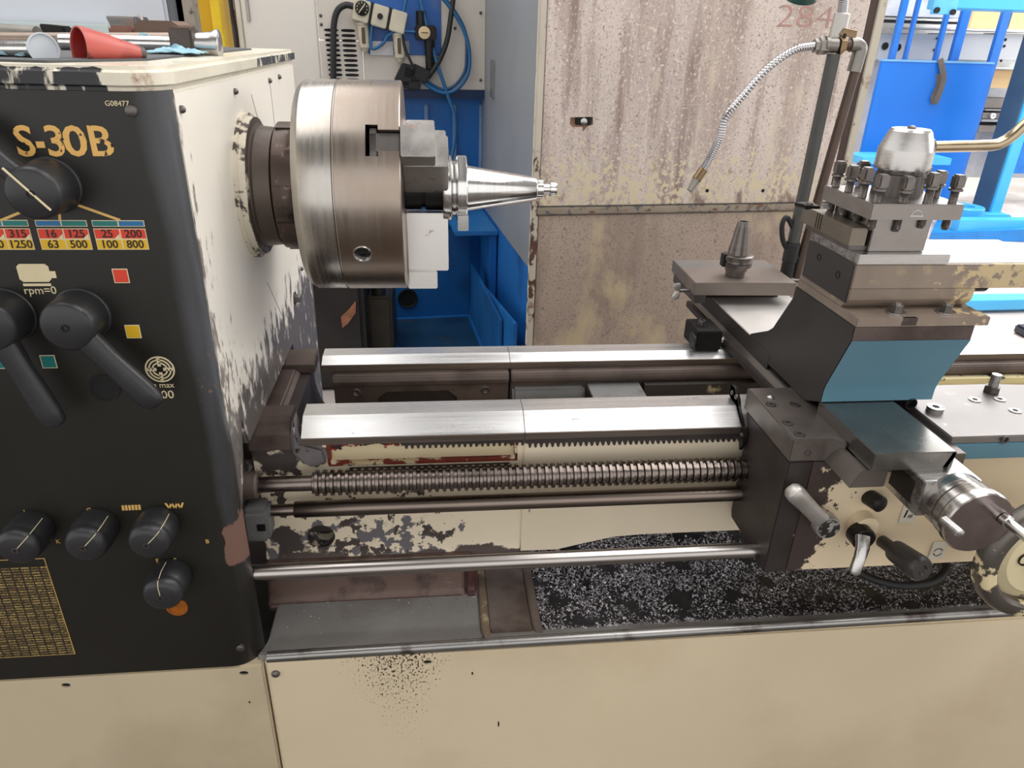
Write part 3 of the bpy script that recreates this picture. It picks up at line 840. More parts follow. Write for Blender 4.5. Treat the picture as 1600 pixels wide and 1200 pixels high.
# swarf: thousands of small chips on the tray
b = B()
def trayz(y):
    return .4575 + max(0, -.262 - y) * .75
for k in range(34000):
    x = .17 + random.random() ** 1.1 * .95
    y = random.uniform(-.288, .08)
    if mnoise.noise((x * 22, y * 22, 3.1)) + .35 * mnoise.noise((x * 90, y * 90, 1.7)) < -.28 + random.random() * .25 - .1:
        continue
    s_ = random.uniform(.0013, .0036) * (1.2 if random.random() < .1 else 1)
    z = trayz(y) + random.random() ** 2 * .008 + .001
    v = [b.bm.verts.new((x + random.uniform(-s_, s_), y + random.uniform(-s_, s_), z + random.uniform(-s_, s_) * .8)) for _ in range(4)]
    for f in ((0, 1, 2), (0, 2, 3), (0, 3, 1), (1, 3, 2)):
        b.face([v[i] for i in f])
b.solo('swarf', mat('black_swarf', (196, 192, 198), .4, .25, .8, 260), 'dark metal swarf lying in the chip tray', 'swarf', (.6, -.1, .46), kind='stuff', smooth=False)
b = B()
for k in range(500):
    x, y = random.uniform(-.26, .06), random.uniform(-.262, -.18)
    z = .473
    s_ = random.uniform(.0005, .0012)
    v = [b.bm.verts.new((x + random.uniform(-s_, s_), y + random.uniform(-s_, s_), z + s_ * .5 + random.uniform(-s_, s_))) for _ in range(4)]
    for f in ((0, 1, 2), (0, 2, 3), (0, 3, 1), (1, 3, 2)):
        b.face([v[i] for i in f])
b.solo('metal_filings', m_steel, 'tiny bright metal filings on the grey tray plate', 'filings', (-.1, -.24, .48), kind='stuff', smooth=False)
# ---------------------------------------------------------------- carriage: saddle and apron
cg = thing('lathe_carriage', 'dark steel lathe saddle with chipped cream apron on the bed', 'carriage', (.72, -.24, .615))
m_topsteel = mat('matt_slide_steel', (196, 192, 188), .5, .5, .06, 12, layers=[Ly((150, 146, 142), 10, .6, .15)])
m_saddle = mat('saddle_top_steel', (112, 105, 100), .42, .7, .15, 10, layers=[Ly((84, 76, 72), 7, .54, .2)])
m_rsaddle = mat('bright_saddle_steel', (132, 128, 126), .45, .7, .06, 10, layers=[Ly((190, 188, 186), 30, .66, .1)])
# left wing and dark left cheek of the apron
pl = [(.51, -.152), (.51, -.321), (.556, -.321), (.572, -.325), (.583, -.336), (.592, -.356), (.62, -.356), (.62, -.152)]
B().prism([(.51, -.152), (.51, -.321), (.559, -.321), (.572, -.324), (.584, -.336), (.600, -.30), (.600, -.152)], 'z', .8225, .86).out('left_wing', m_saddle, cg, .0015)
B().box(.51, .76, -.40, -.10, .8225, .8225 + .001).bm.free() if False else None
ap = B().prism([(-.321, .8215), (-.318, .612), (-.262, .612), (-.25, .618), (-.178, .618), (-.1725, .63), (-.1725, .784), (-.16, .8215)], 'x', .512, .548).out('left_cheek', m_castdark, cg, .0015)
apf = B().prism([(-.320, .822), (-.317, .612), (-.175, .612), (-.175, .822)], 'x', .5485, 1.25).out('apron', m_apron, cg, .002)
# rear part of the saddle
B().box(.572, .60, -.15, .345, .8215, .838).out('rear_wing', m_castdark, cg, .002)
B().box(.765, .86, .05, .34, .8215, .845).out('rear_wing', m_castdark, cg, .002)
# cross guide
gd = B().prism([(.575, .824), (.585, .85), (.758, .85), (.758, .822), (.600, .822)], 'y', -.357, .34).out('cross_guide', m_saddle, cg, .0012)
B().prism([(.565, .822), (.578, .85), (.617, .85), (.617, .822)], 'y', -.392, -.30).out('guide_nose', m_saddle, cg, .001)
# right wing: bright top, blue front
B().prism([(.752, -.327), (1.25, -.327), (1.25, -.18), (.935, -.155), (.752, -.155)], 'z', .848, .86).out('right_wing', m_rsaddle, cg, .0015)
B().box(.752, 1.25, -.330, -.16, .822, .848).out('right_wing_body', m_bluepaint, cg, .0015)
q = at(1571, 687, 1, -.33)
B().lathe([(0, .006), (.001, .006), (.001, .004), (-.004, .004), (-.004, 0)], q, (0, -1, 0), 20, False).out('wing_screw_hole', m_dark, cg)
q = at(1262, 708, 1, -.321)
B().lathe([(0, .005), (.0008, .005), (.0008, .0036), (-.004, .0036), (-.004, 0)], (q.x, -.3212, q.z), (0, -1, 0), 18, False).out('wing_screw_hole', m_dark, cg)
def socket(p, r, par, m=m_dark, h=.0015, ph=0.):
    o = B().lathe([(-.002, r), (h, r), (h, r * .86), (h * .4, r * .8), (h, r * .72), (h, r * .46), (h - .004, r * .44), (h - .004, 0)], p, (0, 0, 1), 24, False).out('socket_screw', m, par)
    B().lathe([(0, r * .45), (.0003, r * .45)], V(p) + V((0, 0, h - .0004)), (0, 0, 1), 6).out('hex_socket', m_hole, o)
    return o
for x, y in ((.524, -.212), (.563, -.214), (.524, -.272), (.526, -.306)):
    socket((x, y, .86), .0085, cg)
for x, y in ((.871, -.213), (.915, -.213), (.911, -.253)):
    socket((x, y, .86), .0095, cg, m_steel)
socket((.777, -.248, .866), .0125, cg, m_steel, .003)
B().cyl((.777, -.248, .858), (.777, -.248, .868), .0125).out('screw_shank', m_steel, cg)
bt = B().lathe([(0, .0125), (.012, .0125)], (.919, -.187, .86), (0, 0, 1), 6).out('lock_bolt', m_dark, cg, .001)
B().cyl((.919, -.187, .872), (.919, -.187, .893), .0075).out('bolt_stud', m_steel, bt)
dome((.534, -.188, .86), (0, 0, 1), .006, .004).out('oiler', m_steel, cg)
# way wipers
wp = B().prism([(-.181, .80), (-.186, .79), (-.186, .77), (-.176, .755), (-.166, .775), (-.136, .829), (-.118, .843), (-.105, .843), (-.105, .824), (-.138, .823), (-.173, .798)], 'x', .5035, .510).out('front_wiper', m_black, cg, .001)
for y, z in ((-.115, .833), (-.133, .834), (-.177, .785)):
    dome((.5035, y, z), (-1, 0, 0), .0045, .004).out('wiper_screw', m_dark, wp)
rw_ = B().box(.508, .560, .092, .165, .8215, .862).out('rear_wiper_block', m_black, cg, .002)
B().loft([(.5075, .105, .84), (.5035, .105, .84)], .016, .013, (0, 0, 1), 20, 3.).out('wiper_felt', m_rubber, rw_)
B().lathe([(0, .006), (.010, .007), (.012, .0065), (.012, .004), (.006, .004), (.006, 0)], (.527, .125, .862), (0, 0, 1), 20, False).out('wiper_bolt', m_dark, rw_)
dome((.566, .10, .842), (0, -1, 0), .006, .005).out('wiper_screw', m_steel, rw_)
# apron controls
lv = B()
h0 = at(1298, 815, 1, -.32)
hub = V((.578, -.352, .724))
tip = V((.507, -.35, .794))
lv.lathe([(0, .014), (.02, .014), (.022, .0195), (.036, .0195), (.039, .018), (.040, 0)], (hub.x, -.316, hub.z), (0, -1, 0), 28)
c0 = V((hub.x, -.347, hub.z))
d_ = V((tip.x, -.352, tip.z)) - c0
lv.loft([c0 + d_ * k for k in (0, .15, .4, .7, .88, .96, 1.0, 1.03)], [.0155, .0135, .0125, .0135, .0145, .0135, .011, .004], [.008, .008, .008, .010, .012, .0115, .010, .004], (0, -1, 0), 18, 2.6)
lvo = lv.out('feed_lever', m_alu, cg)
B().lathe([(0, .016), (.0008, .016), (.0012, .004), (.003, .003), (.003, 0)], (hub.x, -.356, hub.z), (0, -1, 0), 24).out('lever_cap', mat('worn_black_cap', (30, 29, 29), .5, 0, .1, 20, layers=[Ly((170, 164, 160), 90, .56, .04, metal=.7)]), lvo)
bs_ = B().lathe([(0, .021), (.022, .019), (.024, .017)], (.652, -.316, .708), (0, -1, 0), 28).out('lever_boss', m_apron, cg)
b = B().lathe([(0, .0185), (.02, .0185), (.022, .016)], (.640, -.335, .7), (0, -1, 0), 28)
b.out('lever_hub', m_black, cg)
b = B().loft([(.632, -.36, .712), (.628, -.372, .700), (.622, -.380, .687), (.614, -.388, .668), (.612, -.390, .664)], [.011, .0105, .009, .0085, .005], [.006, .006, .006, .0065, .004], (0, -1, .2), 16, 3.)
b.out('half_nut_lever', m_steel, cg)
kn = B().lathe([(0, .010), (.028, .010), (.03, .0165), (.035, .0175), (.08, .0195), (.086, .0185), (.089, .016), (.0892, .008), (.086, .006), (.086, 0)], (.690, -.33, .675), (.08, -1, .18), 32).out('feed_knob', mat('dark_grip', (58, 55, 54), .4, .2, .1, 20), cg)
B().lathe([(0, .013), (.025, .013), (.028, .009), (.028, 0)], (.655, -.317, .752), (.2, -1, .1), 20).out('oil_cup', m_black, cg)
for px, py, s, w in ((1420, 803, 1.0, .013), (1466, 860, 1.0, .0125)):
    q = at(px, py, 1, -.3205)
    lb = slab([q + V((-w, 0, -.017)), q + V((w, 0, -.017)), q + V((w, 0, .017)), q + V((-w, 0, .017))], mat('label_white', (214, 208, 196), .5), 'apron_label', cg, .0006, -.3205)
    if px < 1440:
        b = B()
        b.prism([(q.x - .008, q.z - .006), (q.x - .005, q.z - .006), (q.x - .003, q.z + .008), (q.x - .006, q.z + .008)], 'y', -.3205, -.3215)
        for k in range(4):
            b.prism([(q.x - .001 + k * .002, q.z - .007), (q.x + k * .002, q.z - .007), (q.x + .001 + k * .002, q.z - .001), (q.x + k * .002, q.z - .001)], 'y', -.3205, -.3215)
        b.out('label_symbol', m_ink, lb, smooth=False)
    else:
        b = B()
        for a0 in (15, 195):
            n = 10
            for k in range(n):
                a, c = math.radians(a0 + 150 * k / n), math.radians(a0 + 150 * (k + 1) / n)
                b.prism([(q.x + r_ * math.cos(t), q.z - .003 + r_ * math.sin(t)) for r_, t in ((.0065, a), (.008, a), (.008, c), (.0065, c))], 'y', -.3205, -.3215)
        b.out('label_symbol', m_ink, lb, smooth=False)
# ---------------------------------------------------------------- handwheel of the apron
hw = thing('carriage_handwheel', 'worn cream handwheel at the lower right of the apron', 'handwheel', (.848, -.455, .635))
hc = V((.848, -.455, .737))
m_wheel = mat('worn_wheel_rim', (104, 98, 93), .35, .7, .12, 14, layers=[Ly((224, 208, 166), 14, .60, .02, rough=.45, metal=0)])
m_whd = mat('wheel_face_paint', (226, 212, 172), .4, 0, .04, 8, layers=[Ly((96, 88, 84), 12, .59, .02)])
B().lathe([(-.012, .104), (.002, .1045), (.010, .100), (.013, .094), (.012, .083), (.006, .078), (-.012, .078)], hc, (0, -1, 0), 72, False).out('rim', m_wheel, hw)
B().lathe([(-.012, .085), (-.010, .084), (-.004, .068), (.002, .062), (.004, .03), (.012, .026), (.012, 0)], hc, (0, -1, 0), 64).out('disc', m_whd, hw)
b = B().lathe([(0, .0105), (.0015, .0105), (.0015, .0085), (-.01, .0085), (-.01, 0)], hc + V((-.04, -.004, .002)), (0, -1, 0), 24, False)
b.out('handle_socket', m_hole, hw)
B().lathe([(0, .022), (.10, .022), (.115, .03), (.14, .03)], hc + V((0, .125, 0)), (0, -1, 0), 32).out('hub_shaft', m_dark, hw)
# ---------------------------------------------------------------- cross slide with riser
cs = thing('cross_slide', 'cross slide with tall riser block, steel blue front and black side', 'cross slide', (.66, -.1, .85))
B().box(.586, .705, -.397, -.24, .852, .8795).out('front_slide', mat('front_slide_steel', (140, 138, 134), .26, .95, .08, 8, layers=[Ly((96, 94, 88), 5, .48, .25, (1, 1, 1), [('X', .70, .64)], rough=.3)]), cs, .001)  # top gets darker towards the left
B().prism([(.705, .8735), (.705, .879), (.700, .879), (.690, .852), (.697, .852)], 'y', -.397, -.25).out('gib_strip', m_brown, cs)
B().box(.586, .765, -.05, .302, .852, .8805).out('rear_slide', m_topsteel, cs, .0012)
B().box(.5846, .5862, -.06, .302, .84, .8795).out('slide_side', m_riser, cs, .0004)
# riser: profile in y,z
prf = [(.03, .8812), (.026, .884), (-.035, .914), (-.051, .926), (-.098, .998), (-.1005, 1.018), (-.1005, 1.0195), (-.283, 1.0195), (-.284, .998), (-.249, .913), (-.2455, .9), (-.2455, .8805), (-.2, .86), (.03, .86)]
rs = B().prism(prf, 'x', .5852, .768).out('riser_block', m_riser, cs, .0012)
# blue painted front skin
sk = [(-.2842, .9975), (-.2492, .913), (-.2457, .9), (-.2457, .881), (-.2464, .881), (-.2464, .9), (-.2500, .9132), (-.285, .998)]
B().prism(sk, 'x', .5858, .7674).out('blue_front', m_bluepaint, cs)
B().box(.5858, .766, -.2850, -.2835, .9985, 1.019).out('front_band', m_brown, cs)
B().box(.585, .786, -.286, -.105, 1.0195, 1.0325).out('riser_top_plate', m_compound, cs, .001)
q = at(1424, 631, 1, -.2464)
B().lathe([(0, .0095), (.0008, .0095), (.0008, .0085), (-.01, .0085), (-.01, 0)], q, (0, -1, 0), 24, False).out('oil_hole', m_hole, cs)
pc = at(1421, 501, 1, -.286)
B().prism([(pc.x - .012, 1.0205), (pc.x + .012, 1.0205), (pc.x + .013, 1.0325), (pc.x - .010, 1.0325)], 'y', -.2868, -.28).out('scale_mark_plug', m_brown, cs, .001)
# screw bracket, dial and crank of the cross slide
B().box(.643, .725, -.432, -.345, .80, .8555).out('screw_bracket', m_steel, cs, .0015)
B().prism([(.652, .818), (.643, .81), (.6425, .845), (.652, .838)], 'y', -.415, -.365).out('bracket_pocket', m_black, cs)
dx, dz = .6895, .8265
dl = thing('cross_feed_dial', 'shiny round cross feed dial with two crank pins', 'dial', (dx, -.45, dz - .046))
B().lathe([(0, .040), (.004, .0415), (.024, .0415), (.025, .0395), (.027, .0395), (.028, .043), (.040, .0435), (.041, .042), (.043, .042), (.044, .0455), (.056, .0458), (.058, .0445), (.058, 0)], (dx, -.428, dz), (0, -1, 0), 72).out('dial_drum', mat('dial_steel', (176, 172, 168), .22, 1, .08, 40, (.2, 8, .2)), dl)
B().lathe([(0, .0444), (.0008, .0440), (.001, 0)], (dx, -.486, dz), (0, -1, 0), 64).out('dial_face', m_cap, dl)
B().lathe([(0, .0062), (.026, .0062), (.029, .0055), (.030, .003), (.030, 0)], (.638, -.487, .835), (.06, -1, .02), 20).out('crank_pin', m_steel, dl)
B().lathe([(0, .0085), (.008, .0085), (.009, .0065), (.07, .0065), (.075, .005), (.075, 0)], (.720, -.487, .834), (.10, -1, -.05), 20).out('crank_pin', m_bright, dl)
# ---------------------------------------------------------------- compound rest
cp = thing('compound_rest', 'compound slide on the riser with worn cream paint', 'compound rest', (.7, -.18, 1.03))
m_cside = mat('compound_end_black', (70, 66, 64), .42, .55, .12, 8)
B().box(.5865, .768, -.232, -.108, 1.0327, 1.041).out('swivel_base', m_compound, cp, .002)
B().prism([(-.238, 1.0328), (-.246, 1.040), (-.252, 1.0475), (-.253, 1.064), (-.110, 1.064), (-.106, 1.0328)], 'x', .5852, .776).out('swivel_plate', m_compound, cp, .001)
B().box(.5855, .9, -.2515, -.113, 1.064, 1.0995).out('slide_body', m_compound, cp, .0012)
B().box(.592, .9, -.245, -.119, 1.0995, 1.1005).out('slide_surface', mat('pale_slide_surface', (196, 192, 188), .35, .8, .05, 10), cp)
B().box(.5851, .722, -.2535, -.1165, 1.1005, 1.1145).out('top_slide', m_steel, cp, .001)
B().box(.5835, .5852, -.249, -.115, 1.042, 1.0995).out('end_cover', m_cside, cp, .0006)
for y, z in ((-.215, 1.074), (-.155, 1.083)):
    B().lathe([(0, .0055), (.0006, .0055), (.0006, .0045), (-.004, .0045), (-.004, 0)], (.5832, y, z), (-1, 0, 0), 16, False).out('end_screw', m_hole, cp)
B().cyl((.79, -.2, 1.056), (.83, -.2, 1.056), .014).out('slide_screw_nut', m_black, cp)
for x in (.654, .73):
    bo = B().lathe([(0, .0135), (.002, .0135), (.002, .0095)], (x, -.265, 1.0328), (0, 0, 1), 28).out('clamp_washer', m_steel, cp)
    B().lathe([(0, .0085), (.010, .0085), (.011, .0075)], (x, -.265, 1.0348), (0, 0, 1), 6).out('clamp_nut', m_dark, bo)
    B().cyl((x, -.265, 1.045), (x, -.265, 1.0475), .0045).out('clamp_stud', m_steel, bo)
# ---------------------------------------------------------------- tool post
tp = thing('tool_post', 'square four way tool post with clamping screws and round top hub', 'tool post', (.656, -.183, 1.1148))
m_tp = mat('tool_post_steel', (150, 144, 140), .36, .95, .12, 14)
B().box(.589, .723, -.25, -.1155, 1.162, 1.1835).out('top_plate', m_tp, tp, .0012)
B().box(.606, .690, -.238, -.130, 1.1149, 1.162).out('core_block', m_tp, tp, .001)
q = at(1432, 337, 1, -.25)
b = B()
b.box(q.x - .0095, q.x + .0095, -.2508, -.2498, q.z - .001, q.z)
n = 12
for k in range(n):
    a, c = math.pi * k / n, math.pi * (k + 1) / n
    b.prism([(q.x + r_ * math.cos(t), q.z + r_ * math.sin(t)) for r_, t in ((.007, a), (.0076, a), (.0076, c), (.007, c))], 'y', -.2506, -.2498)
b.out('stamped_mark', m_bright, tp, smooth=False)
m_scr = mat('screw_black_oxide', (122, 116, 112), .36, .85, .15, 60)
xs_, ys_ = (.601, .638, .674, .711), (-.239, -.201, -.164, -.127)
first = None
for i, x in enumerate(xs_):
    for j, y in enumerate(ys_):
        if 0 < i < 3 and 0 < j < 3:
            continue
        if first is None:
            b = B()
            pr = [(1.146, .0045), (1.15, .0056)]
            z = 1.15
            while z < 1.197:
                pr += [(z, .0052), (z + .0009, .0060), (z + .0018, .0052)]
                z += .002
            pr += [(1.199, .0056), (1.1995, .0092), (1.2025, .0092), (1.203, .007)]
            b.lathe(pr, (x, y, 0), (0, 0, 1), 20)
            s_ = .0073
            b2 = B().box(x - s_, x + s_, y - s_, y + s_, 1.203, 1.221).bevel(.0022, 2)
            me = bpy.data.meshes.new('t')
            b2.bm.to_mesh(me)
            b.bm.from_mesh(me)
            b2.bm.free()
            first = b.out('clamping_screw', m_scr, tp)
            fx, fy = x, y
        else:
            inst(first, (x - fx, y - fy, random.uniform(-.004, .003)))
hx, hy = .661, -.183
B().lathe([(0, .033), (.012, .033), (.030, .0315), (.031, .03), (.036, .03)], (hx, hy, 1.1835), (0, 0, 1), 48).out('hub_base', m_dark, tp)
B().lathe([(0, .034), (.0, .0355), (.002, .0365), (.026, .0365), (.0275, .0362), (.051, .0275), (.054, .025), (.0545, 0)], (hx, hy, 1.2195), (0, 0, 1), 60).out('hub', mat('brushed_hub_steel', (192, 189, 186), .3, 1, .04, 40, (.3, .3, 6)), tp, sharp=.2)
dome((hx, hy, 1.273), (0, 0, 1), .006, .005).out('oil_nipple', m_dark, tp)
hd = B()
hd.tube([(hx + .024, hy, 1.249), (hx + .05, hy, 1.25), (.78, hy, 1.2525), (.80, hy, 1.256), (.817, hy, 1.268), (.834, hy, 1.288), (.90, hy, 1.36)], .0078, 16, 5)
ho = hd.out('handle', mat('browned_handle_steel', (176, 160, 134), .22, 1, .1, 20), tp)
B().lathe([(0, .0125), (.008, .0125), (.011, .009)], (hx + .0275, hy, 1.2492), (1, 0, 0), 24).out('handle_collar', m_dark, tp)
B().lathe([(0, .012), (.01, .016), (.03, .017), (.045, .012), (.05, 0)], (.895, hy, 1.355), (.66, 0, .75), 24).out('handle_knob', m_plastic, ho)
# ---------------------------------------------------------------- turning tool
tt = thing('turning_tool', 'square shank turning tool clamped under the tool post plate', 'turning tool', (.589, -.16, 1.1149))
m_shank = mat('tool_shank', (132, 124, 112), .38, .85, .12, 14)
sh = B().prism([(-.233, 1.1215), (-.233, 1.1465), (-.112, 1.1465), (-.098, 1.142), (-.088, 1.1425), (-.084, 1.1215)], 'x', .577, .6025).out('shank', m_shank, tt, .0008)
B().box(.579, .606, -.232, -.105, 1.1147, 1.1215).out('shim', m_dark, tt, .0005)
for k, y in enumerate((-.150, -.143, -.136)):
    B().box(.5764, .5772, y - .0006, y + .0006, 1.123, 1.146).out('engraved_line', m_hole, sh)
B().prism([(.577, -.095), (.578, -.086), (.570, -.072), (.586, -.064), (.60, -.075), (.60, -.098)], 'z', 1.1425, 1.148).out('insert', m_black, tt, .0006)
B().lathe([(0, .006), (.003, .0055), (.0035, 0)], (.589, -.085, 1.148), (0, 0, 1), 16).out('insert_clamp', m_dark, tt)
# ---------------------------------------------------------------- plate at the rear of the slide, with thumb screws
rp = thing('rear_tool_plate', 'grey steel plate with thumb screws behind the riser', 'steel plate', (.63, .27, .88))
B().prism([(.527, .19), (.742, .183), (.745, .352), (.531, .357)], 'z', .903, .93).out('plate', mat('grey_plate_steel', (130, 120, 113), .45, .6, .12, 8, layers=[Ly((112, 122, 128), 4, .5, .2, (1, 1, 1), [('Y', .26, .3)])]), rp, .0012)
B().box(.532, .556, .195, .34, .884, .9035).out('plate_lip', m_dark, rp, .001)
B().box(.57, .735, .24, .33, .8806, .9035).out('plate_foot', m_black, rp, .001)
def wing(x, y, z, sgn):
    b = B().cyl((x + sgn * .022, y, z), (x - sgn * .012, y, z), .0035, n=14)
    o = b.out('thumb_screw', m_dark, rp)
    w_ = B()
    for s_ in (-1, 1):
        w_.loft([(x - sgn * .012, y, z), (x - sgn * .016, y - .002, z + s_ * .006), (x - sgn * .02, y - .004, z + s_ * .013), (x - sgn * .021, y - .004, z + s_ * .017)], [.004, .007, .0085, .004], [.002, .0018, .0016, .001], (0, -1, 0), 12)
    w_.out('wing', m_alu, o)
wing(.516, .215, .905, 1)
wing(.752, .215, .925, -1)
# ---------------------------------------------------------------- second tapered holder, standing
hb = thing('standing_tool_holder', 'dull grey tapered tool holder standing upright on the rear plate', 'tool holder', (.628, .235, .93))
m_old = mat('dull_holder_steel', (112, 106, 102), .35, .95, .15, 30, (.3, .3, 4))
B().lathe([(0, .018), (.0, .0195), (.012, .0205), (.013, .0225), (.022, .0235), (.023, .030), (.030, .0315), (.031, .0315), (.0315, .029), (.036, .0285), (.037, .0315), (.045, .0318), (.046, .030), (.048, .0225)], (.628, .235, .9302), (0, 0, 1), 48).out('flange', m_old, hb)
B().lathe([(.047, .0222), (.113, .0125), (.115, .0118), (.115, .008), (.108, .0078), (.108, 0)], (.628, .235, .9302), (0, 0, 1), 48).out('taper', m_old, hb)
B().box(.594, .604, .226, .244, .952, .978).out('drive_slot', m_black, hb, .001)

# black hose looping under the apron
hpts = [at(1335, 890, 1, -.25), at(1365, 905, 1, -.27), at(1410, 915, 1, -.29), at(1455, 910, 1, -.29), at(1476, 893, 1, -.27), at(1478, 878, 1, -.24), at(1470, 860, 1, -.2)]
B().tube(hpts, .007, 12, 8).solo('black_hose', m_rubber, 'black hose looping under the apron above the chip tray', 'hose', tuple(hpts[0]))
# ---------------------------------------------------------------- coolant pipe and hose
YC = .33
def ac(px, py, y=YC):
    return at(px, py, 1, y)
m_pipe = mat('dark_pipe', (84, 84, 82), .45, .6, .15, 20)
m_pipe2 = mat('brown_pipe', (92, 78, 70), .45, .6, .2, 20)
m_zinc = mat('galvanised_fitting', (140, 136, 130), .4, .8, .12, 40)
m_flex = mat('chrome_flex_hose', (196, 194, 196), .2, 1, .05)
cl = thing('coolant_pipe', 'coolant pipe with valve and chrome flexible hose behind the carriage', 'coolant pipe', (.8, YC, .88))
B().tube([ac(1228, 432), ac(1303, 84)], .0128, 20).out('main_pipe', m_pipe, cl)
B().lathe([(0, .0145), (.035, .0145), (.036, .016), (.075, .016), (.076, .0145), (.08, .0145)], ac(1228, 432), ac(1250, 330) - ac(1228, 432), 20).out('pipe_sleeve', m_rubber, cl)
B().tube([ac(1243, 434), ac(1338, 105)], .0098, 18).out('return_pipe', m_pipe2, cl)
el = B().tube([ac(1334, 112), ac(1341, 88), ac(1344, 76), ac(1338, 70), ac(1328, 70)], .0135, 18, 4)
el.out('elbow', m_zinc, cl)
B().tube([ac(1332, 70), ac(1308, 71)], .0105, 18).out('cross_pipe', m_pipe2, cl)
B().lathe([(0, .014), (.018, .014), (.018, .0165), (.026, .0165)], ac(1306, 71), (-1, 0, .01), 20).out('valve_body', m_zinc, cl)
B().lathe([(0, .0165), (.012, .0165)], ac(1318, 71), (-1, 0, .01), 6).out('hex_fitting', m_brass, cl)
vl = B().box(-.002, .002, -.006, .006, 0, .012).move(Matrix.Translation(ac(1317, 63))).out('valve_stem', m_black, cl)
B().loft([ac(1315, 56), ac(1320, 50), ac(1338, 54)], [.006, .0075, .0075], .0012, (0, -1, .5), 10, 4.).out('valve_lever', m_brass, cl)
B().lathe([(0, .0165), (.016, .0165), (.018, .013), (.026, .013)], ac(1291, 71.5), (-1, 0, -.02), 6).out('hose_nut', m_zinc, cl)
hp = [ac(1275, 71.5), ac(1240, 79, .325), ac(1198, 108.5, .31), ac(1163, 147, .30), ac(1135, 182, .29), ac(1124.5, 217, .285), ac(1110.5, 245, .28), ac(1098, 267, .275)]
sp_ = spline(hp, 26)
B().loft(sp_, [.0082 if k % 3 else .0066 for k in range(len(sp_))], [.0082 if k % 3 else .0066 for k in range(len(sp_))], (0, -1, .1), 14, 2.).out('flexible_hose', m_flex, cl)
a, c = ac(1099, 265, .275), ac(1088, 281, .27)
nz_ = B().lathe([(0, .0095), ((c - a).length, .0095)], a, c - a, 18).out('nozzle_nut', m_brass, cl)
d2 = ac(1077, 298, .265)
B().lathe([(0, .0085), ((d2 - c).length, .0055)], c, d2 - c, 6).out('nozzle_tip', m_zinc, nz_)
B().tube([ac(1243, 365), ac(1230, 340), ac(1222, 352), ac(1224, 378), ac(1236, 398)], .0055, 10, 6).out('black_cable', m_rubber, cl)
B().tube([ac(1240, 395), ac(1250, 410), ac(1256, 425), ac(1256, 445)], .006, 10, 6).out('black_cable', m_rubber, cl)
# lamp on a gooseneck, its shade just in the frame
lm = thing('gooseneck_lamp', 'gooseneck machine lamp arm rising beside the coolant valve', 'lamp', tuple(ac(1306, 66, .35)))
YL = .35
B().lathe([(0, .0155), (.048, .0155), (.05, .013), (.05, .01)], ac(1306, 64, YL), ac(1316, 22, YL) - ac(1306, 64, YL), 24).out('sleeve', m_alu, lm)
gp = spline([ac(1316, 20, YL), ac(1318, 0, YL), ac(1320, -30, YL), ac(1312, -70, YL), ac(1290, -90, YL), ac(1270, -70, YL), ac(1262, -36, YL)], 24)
B().loft(gp, [.0098 if k % 3 else .0082 for k in range(len(gp))], [.0098 if k % 3 else .0082 for k in range(len(gp))], (0, -1, .1), 14, 2.).out('gooseneck', m_flex, lm)
a = ac(1262, -40, YL)
B().lathe([(0, .012), (.01, .016), (.04, .034), (.042, .034), (.041, .031)], a, ac(1258, -8, YL) - a + V((0, .02, 0)), 28).out('shade', mat('dark_green_enamel', (28, 66, 58), .3, 0, .1), lm)

# ---------------------------------------------------------------- rusty cabinet
TA = math.radians(5.5)
RM = Matrix.Rotation(-TA, 3, 'Z')
def atr(px, py, axis, val):
    d = RM @ (RX * ((px - 800) / FPX) + RY * ((py - 600) / FPX) + RZ)
    o = RM @ CAM
    return o + d * ((val - o[axis]) / d[axis])
cb = thing('metal_cabinet', 'tall rusty metal cabinet front with peeling beige paint behind the lathe', 'cabinet', (.92, 1.02, 0), TA)
m_rusty = mat('peeling_cabinet_paint', (214, 200, 192), .6, .1, .08, 3,
              layers=[Ly((176, 156, 147), 3.2, .45, .25, (2.4, 1, .3)), Ly((150, 129, 121), 5, .52, .16, (3, 1, .35)), Ly((150, 130, 122), 170, .55, .1), Ly((222, 210, 196), 120, .56, .08, (1, 1, .8)),
                      Ly((218, 206, 184), 5, .56, .12, (1.6, 1, .5)), Ly((216, 202, 172), 60, .48, .06, (1, 1, .8), [('Z', 1.4, .98)]), Ly((140, 118, 109), 14, .56, .1, (1, 1, .5), [('Z', 1.3, .95)]), Ly((214, 204, 196), 6, .60, .12, (3, 1, .3))], bump=.15, bs=60)
m_rusty2 = mat('lower_cabinet_paint', (180, 162, 148), .55, .1, .08, 3, layers=[Ly((134, 116, 106), 180, .54, .1), Ly((142, 124, 112), 3, .48, .2, (2, 1, .4)), Ly((204, 186, 154), 4, .56, .1, (1, 1, .6)), Ly((170, 128, 96), 6, .64, .1)], bump=.15, bs=60)
m_edge = mat('chipped_cabinet_edge', (196, 188, 172), .55, 0, .06, 6, layers=[Ly((92, 66, 54), 40, .52, .05, (1, 1, .6), [('Z', 1.6, .9)]), Ly((120, 74, 52), 14, .58, .1)])
u0, u1, v0 = .40, 1.437, 1.0
B().box(u0, 1.458, v0 + .004, v0 + .03, .05, 2.05).out('carcass', mat('grey_cabinet_side', (112, 116, 120), .45, .1, .06, 4), cb, .003)
dr = B().box(u0 + .018, 1.405, v0 - .004, v0 + .01, .902, 2.0).out('upper_door', m_rusty, cb, .002)
B().box(u0 + .018, 1.405, v0 - .003, v0 + .01, .1, .872).out('lower_door', m_rusty2, cb, .002)
B().box(u0 + .010, 1.41, v0 - .012, v0 + .004, .876, .898).out('middle_rail', mat('rail_paint', (150, 138, 122), .5, .1, .1, 10, layers=[Ly((92, 96, 104), 30, .56, .06), Ly((110, 84, 64), 30, .56, .06, (1, 1, 2))]), cb, .004)
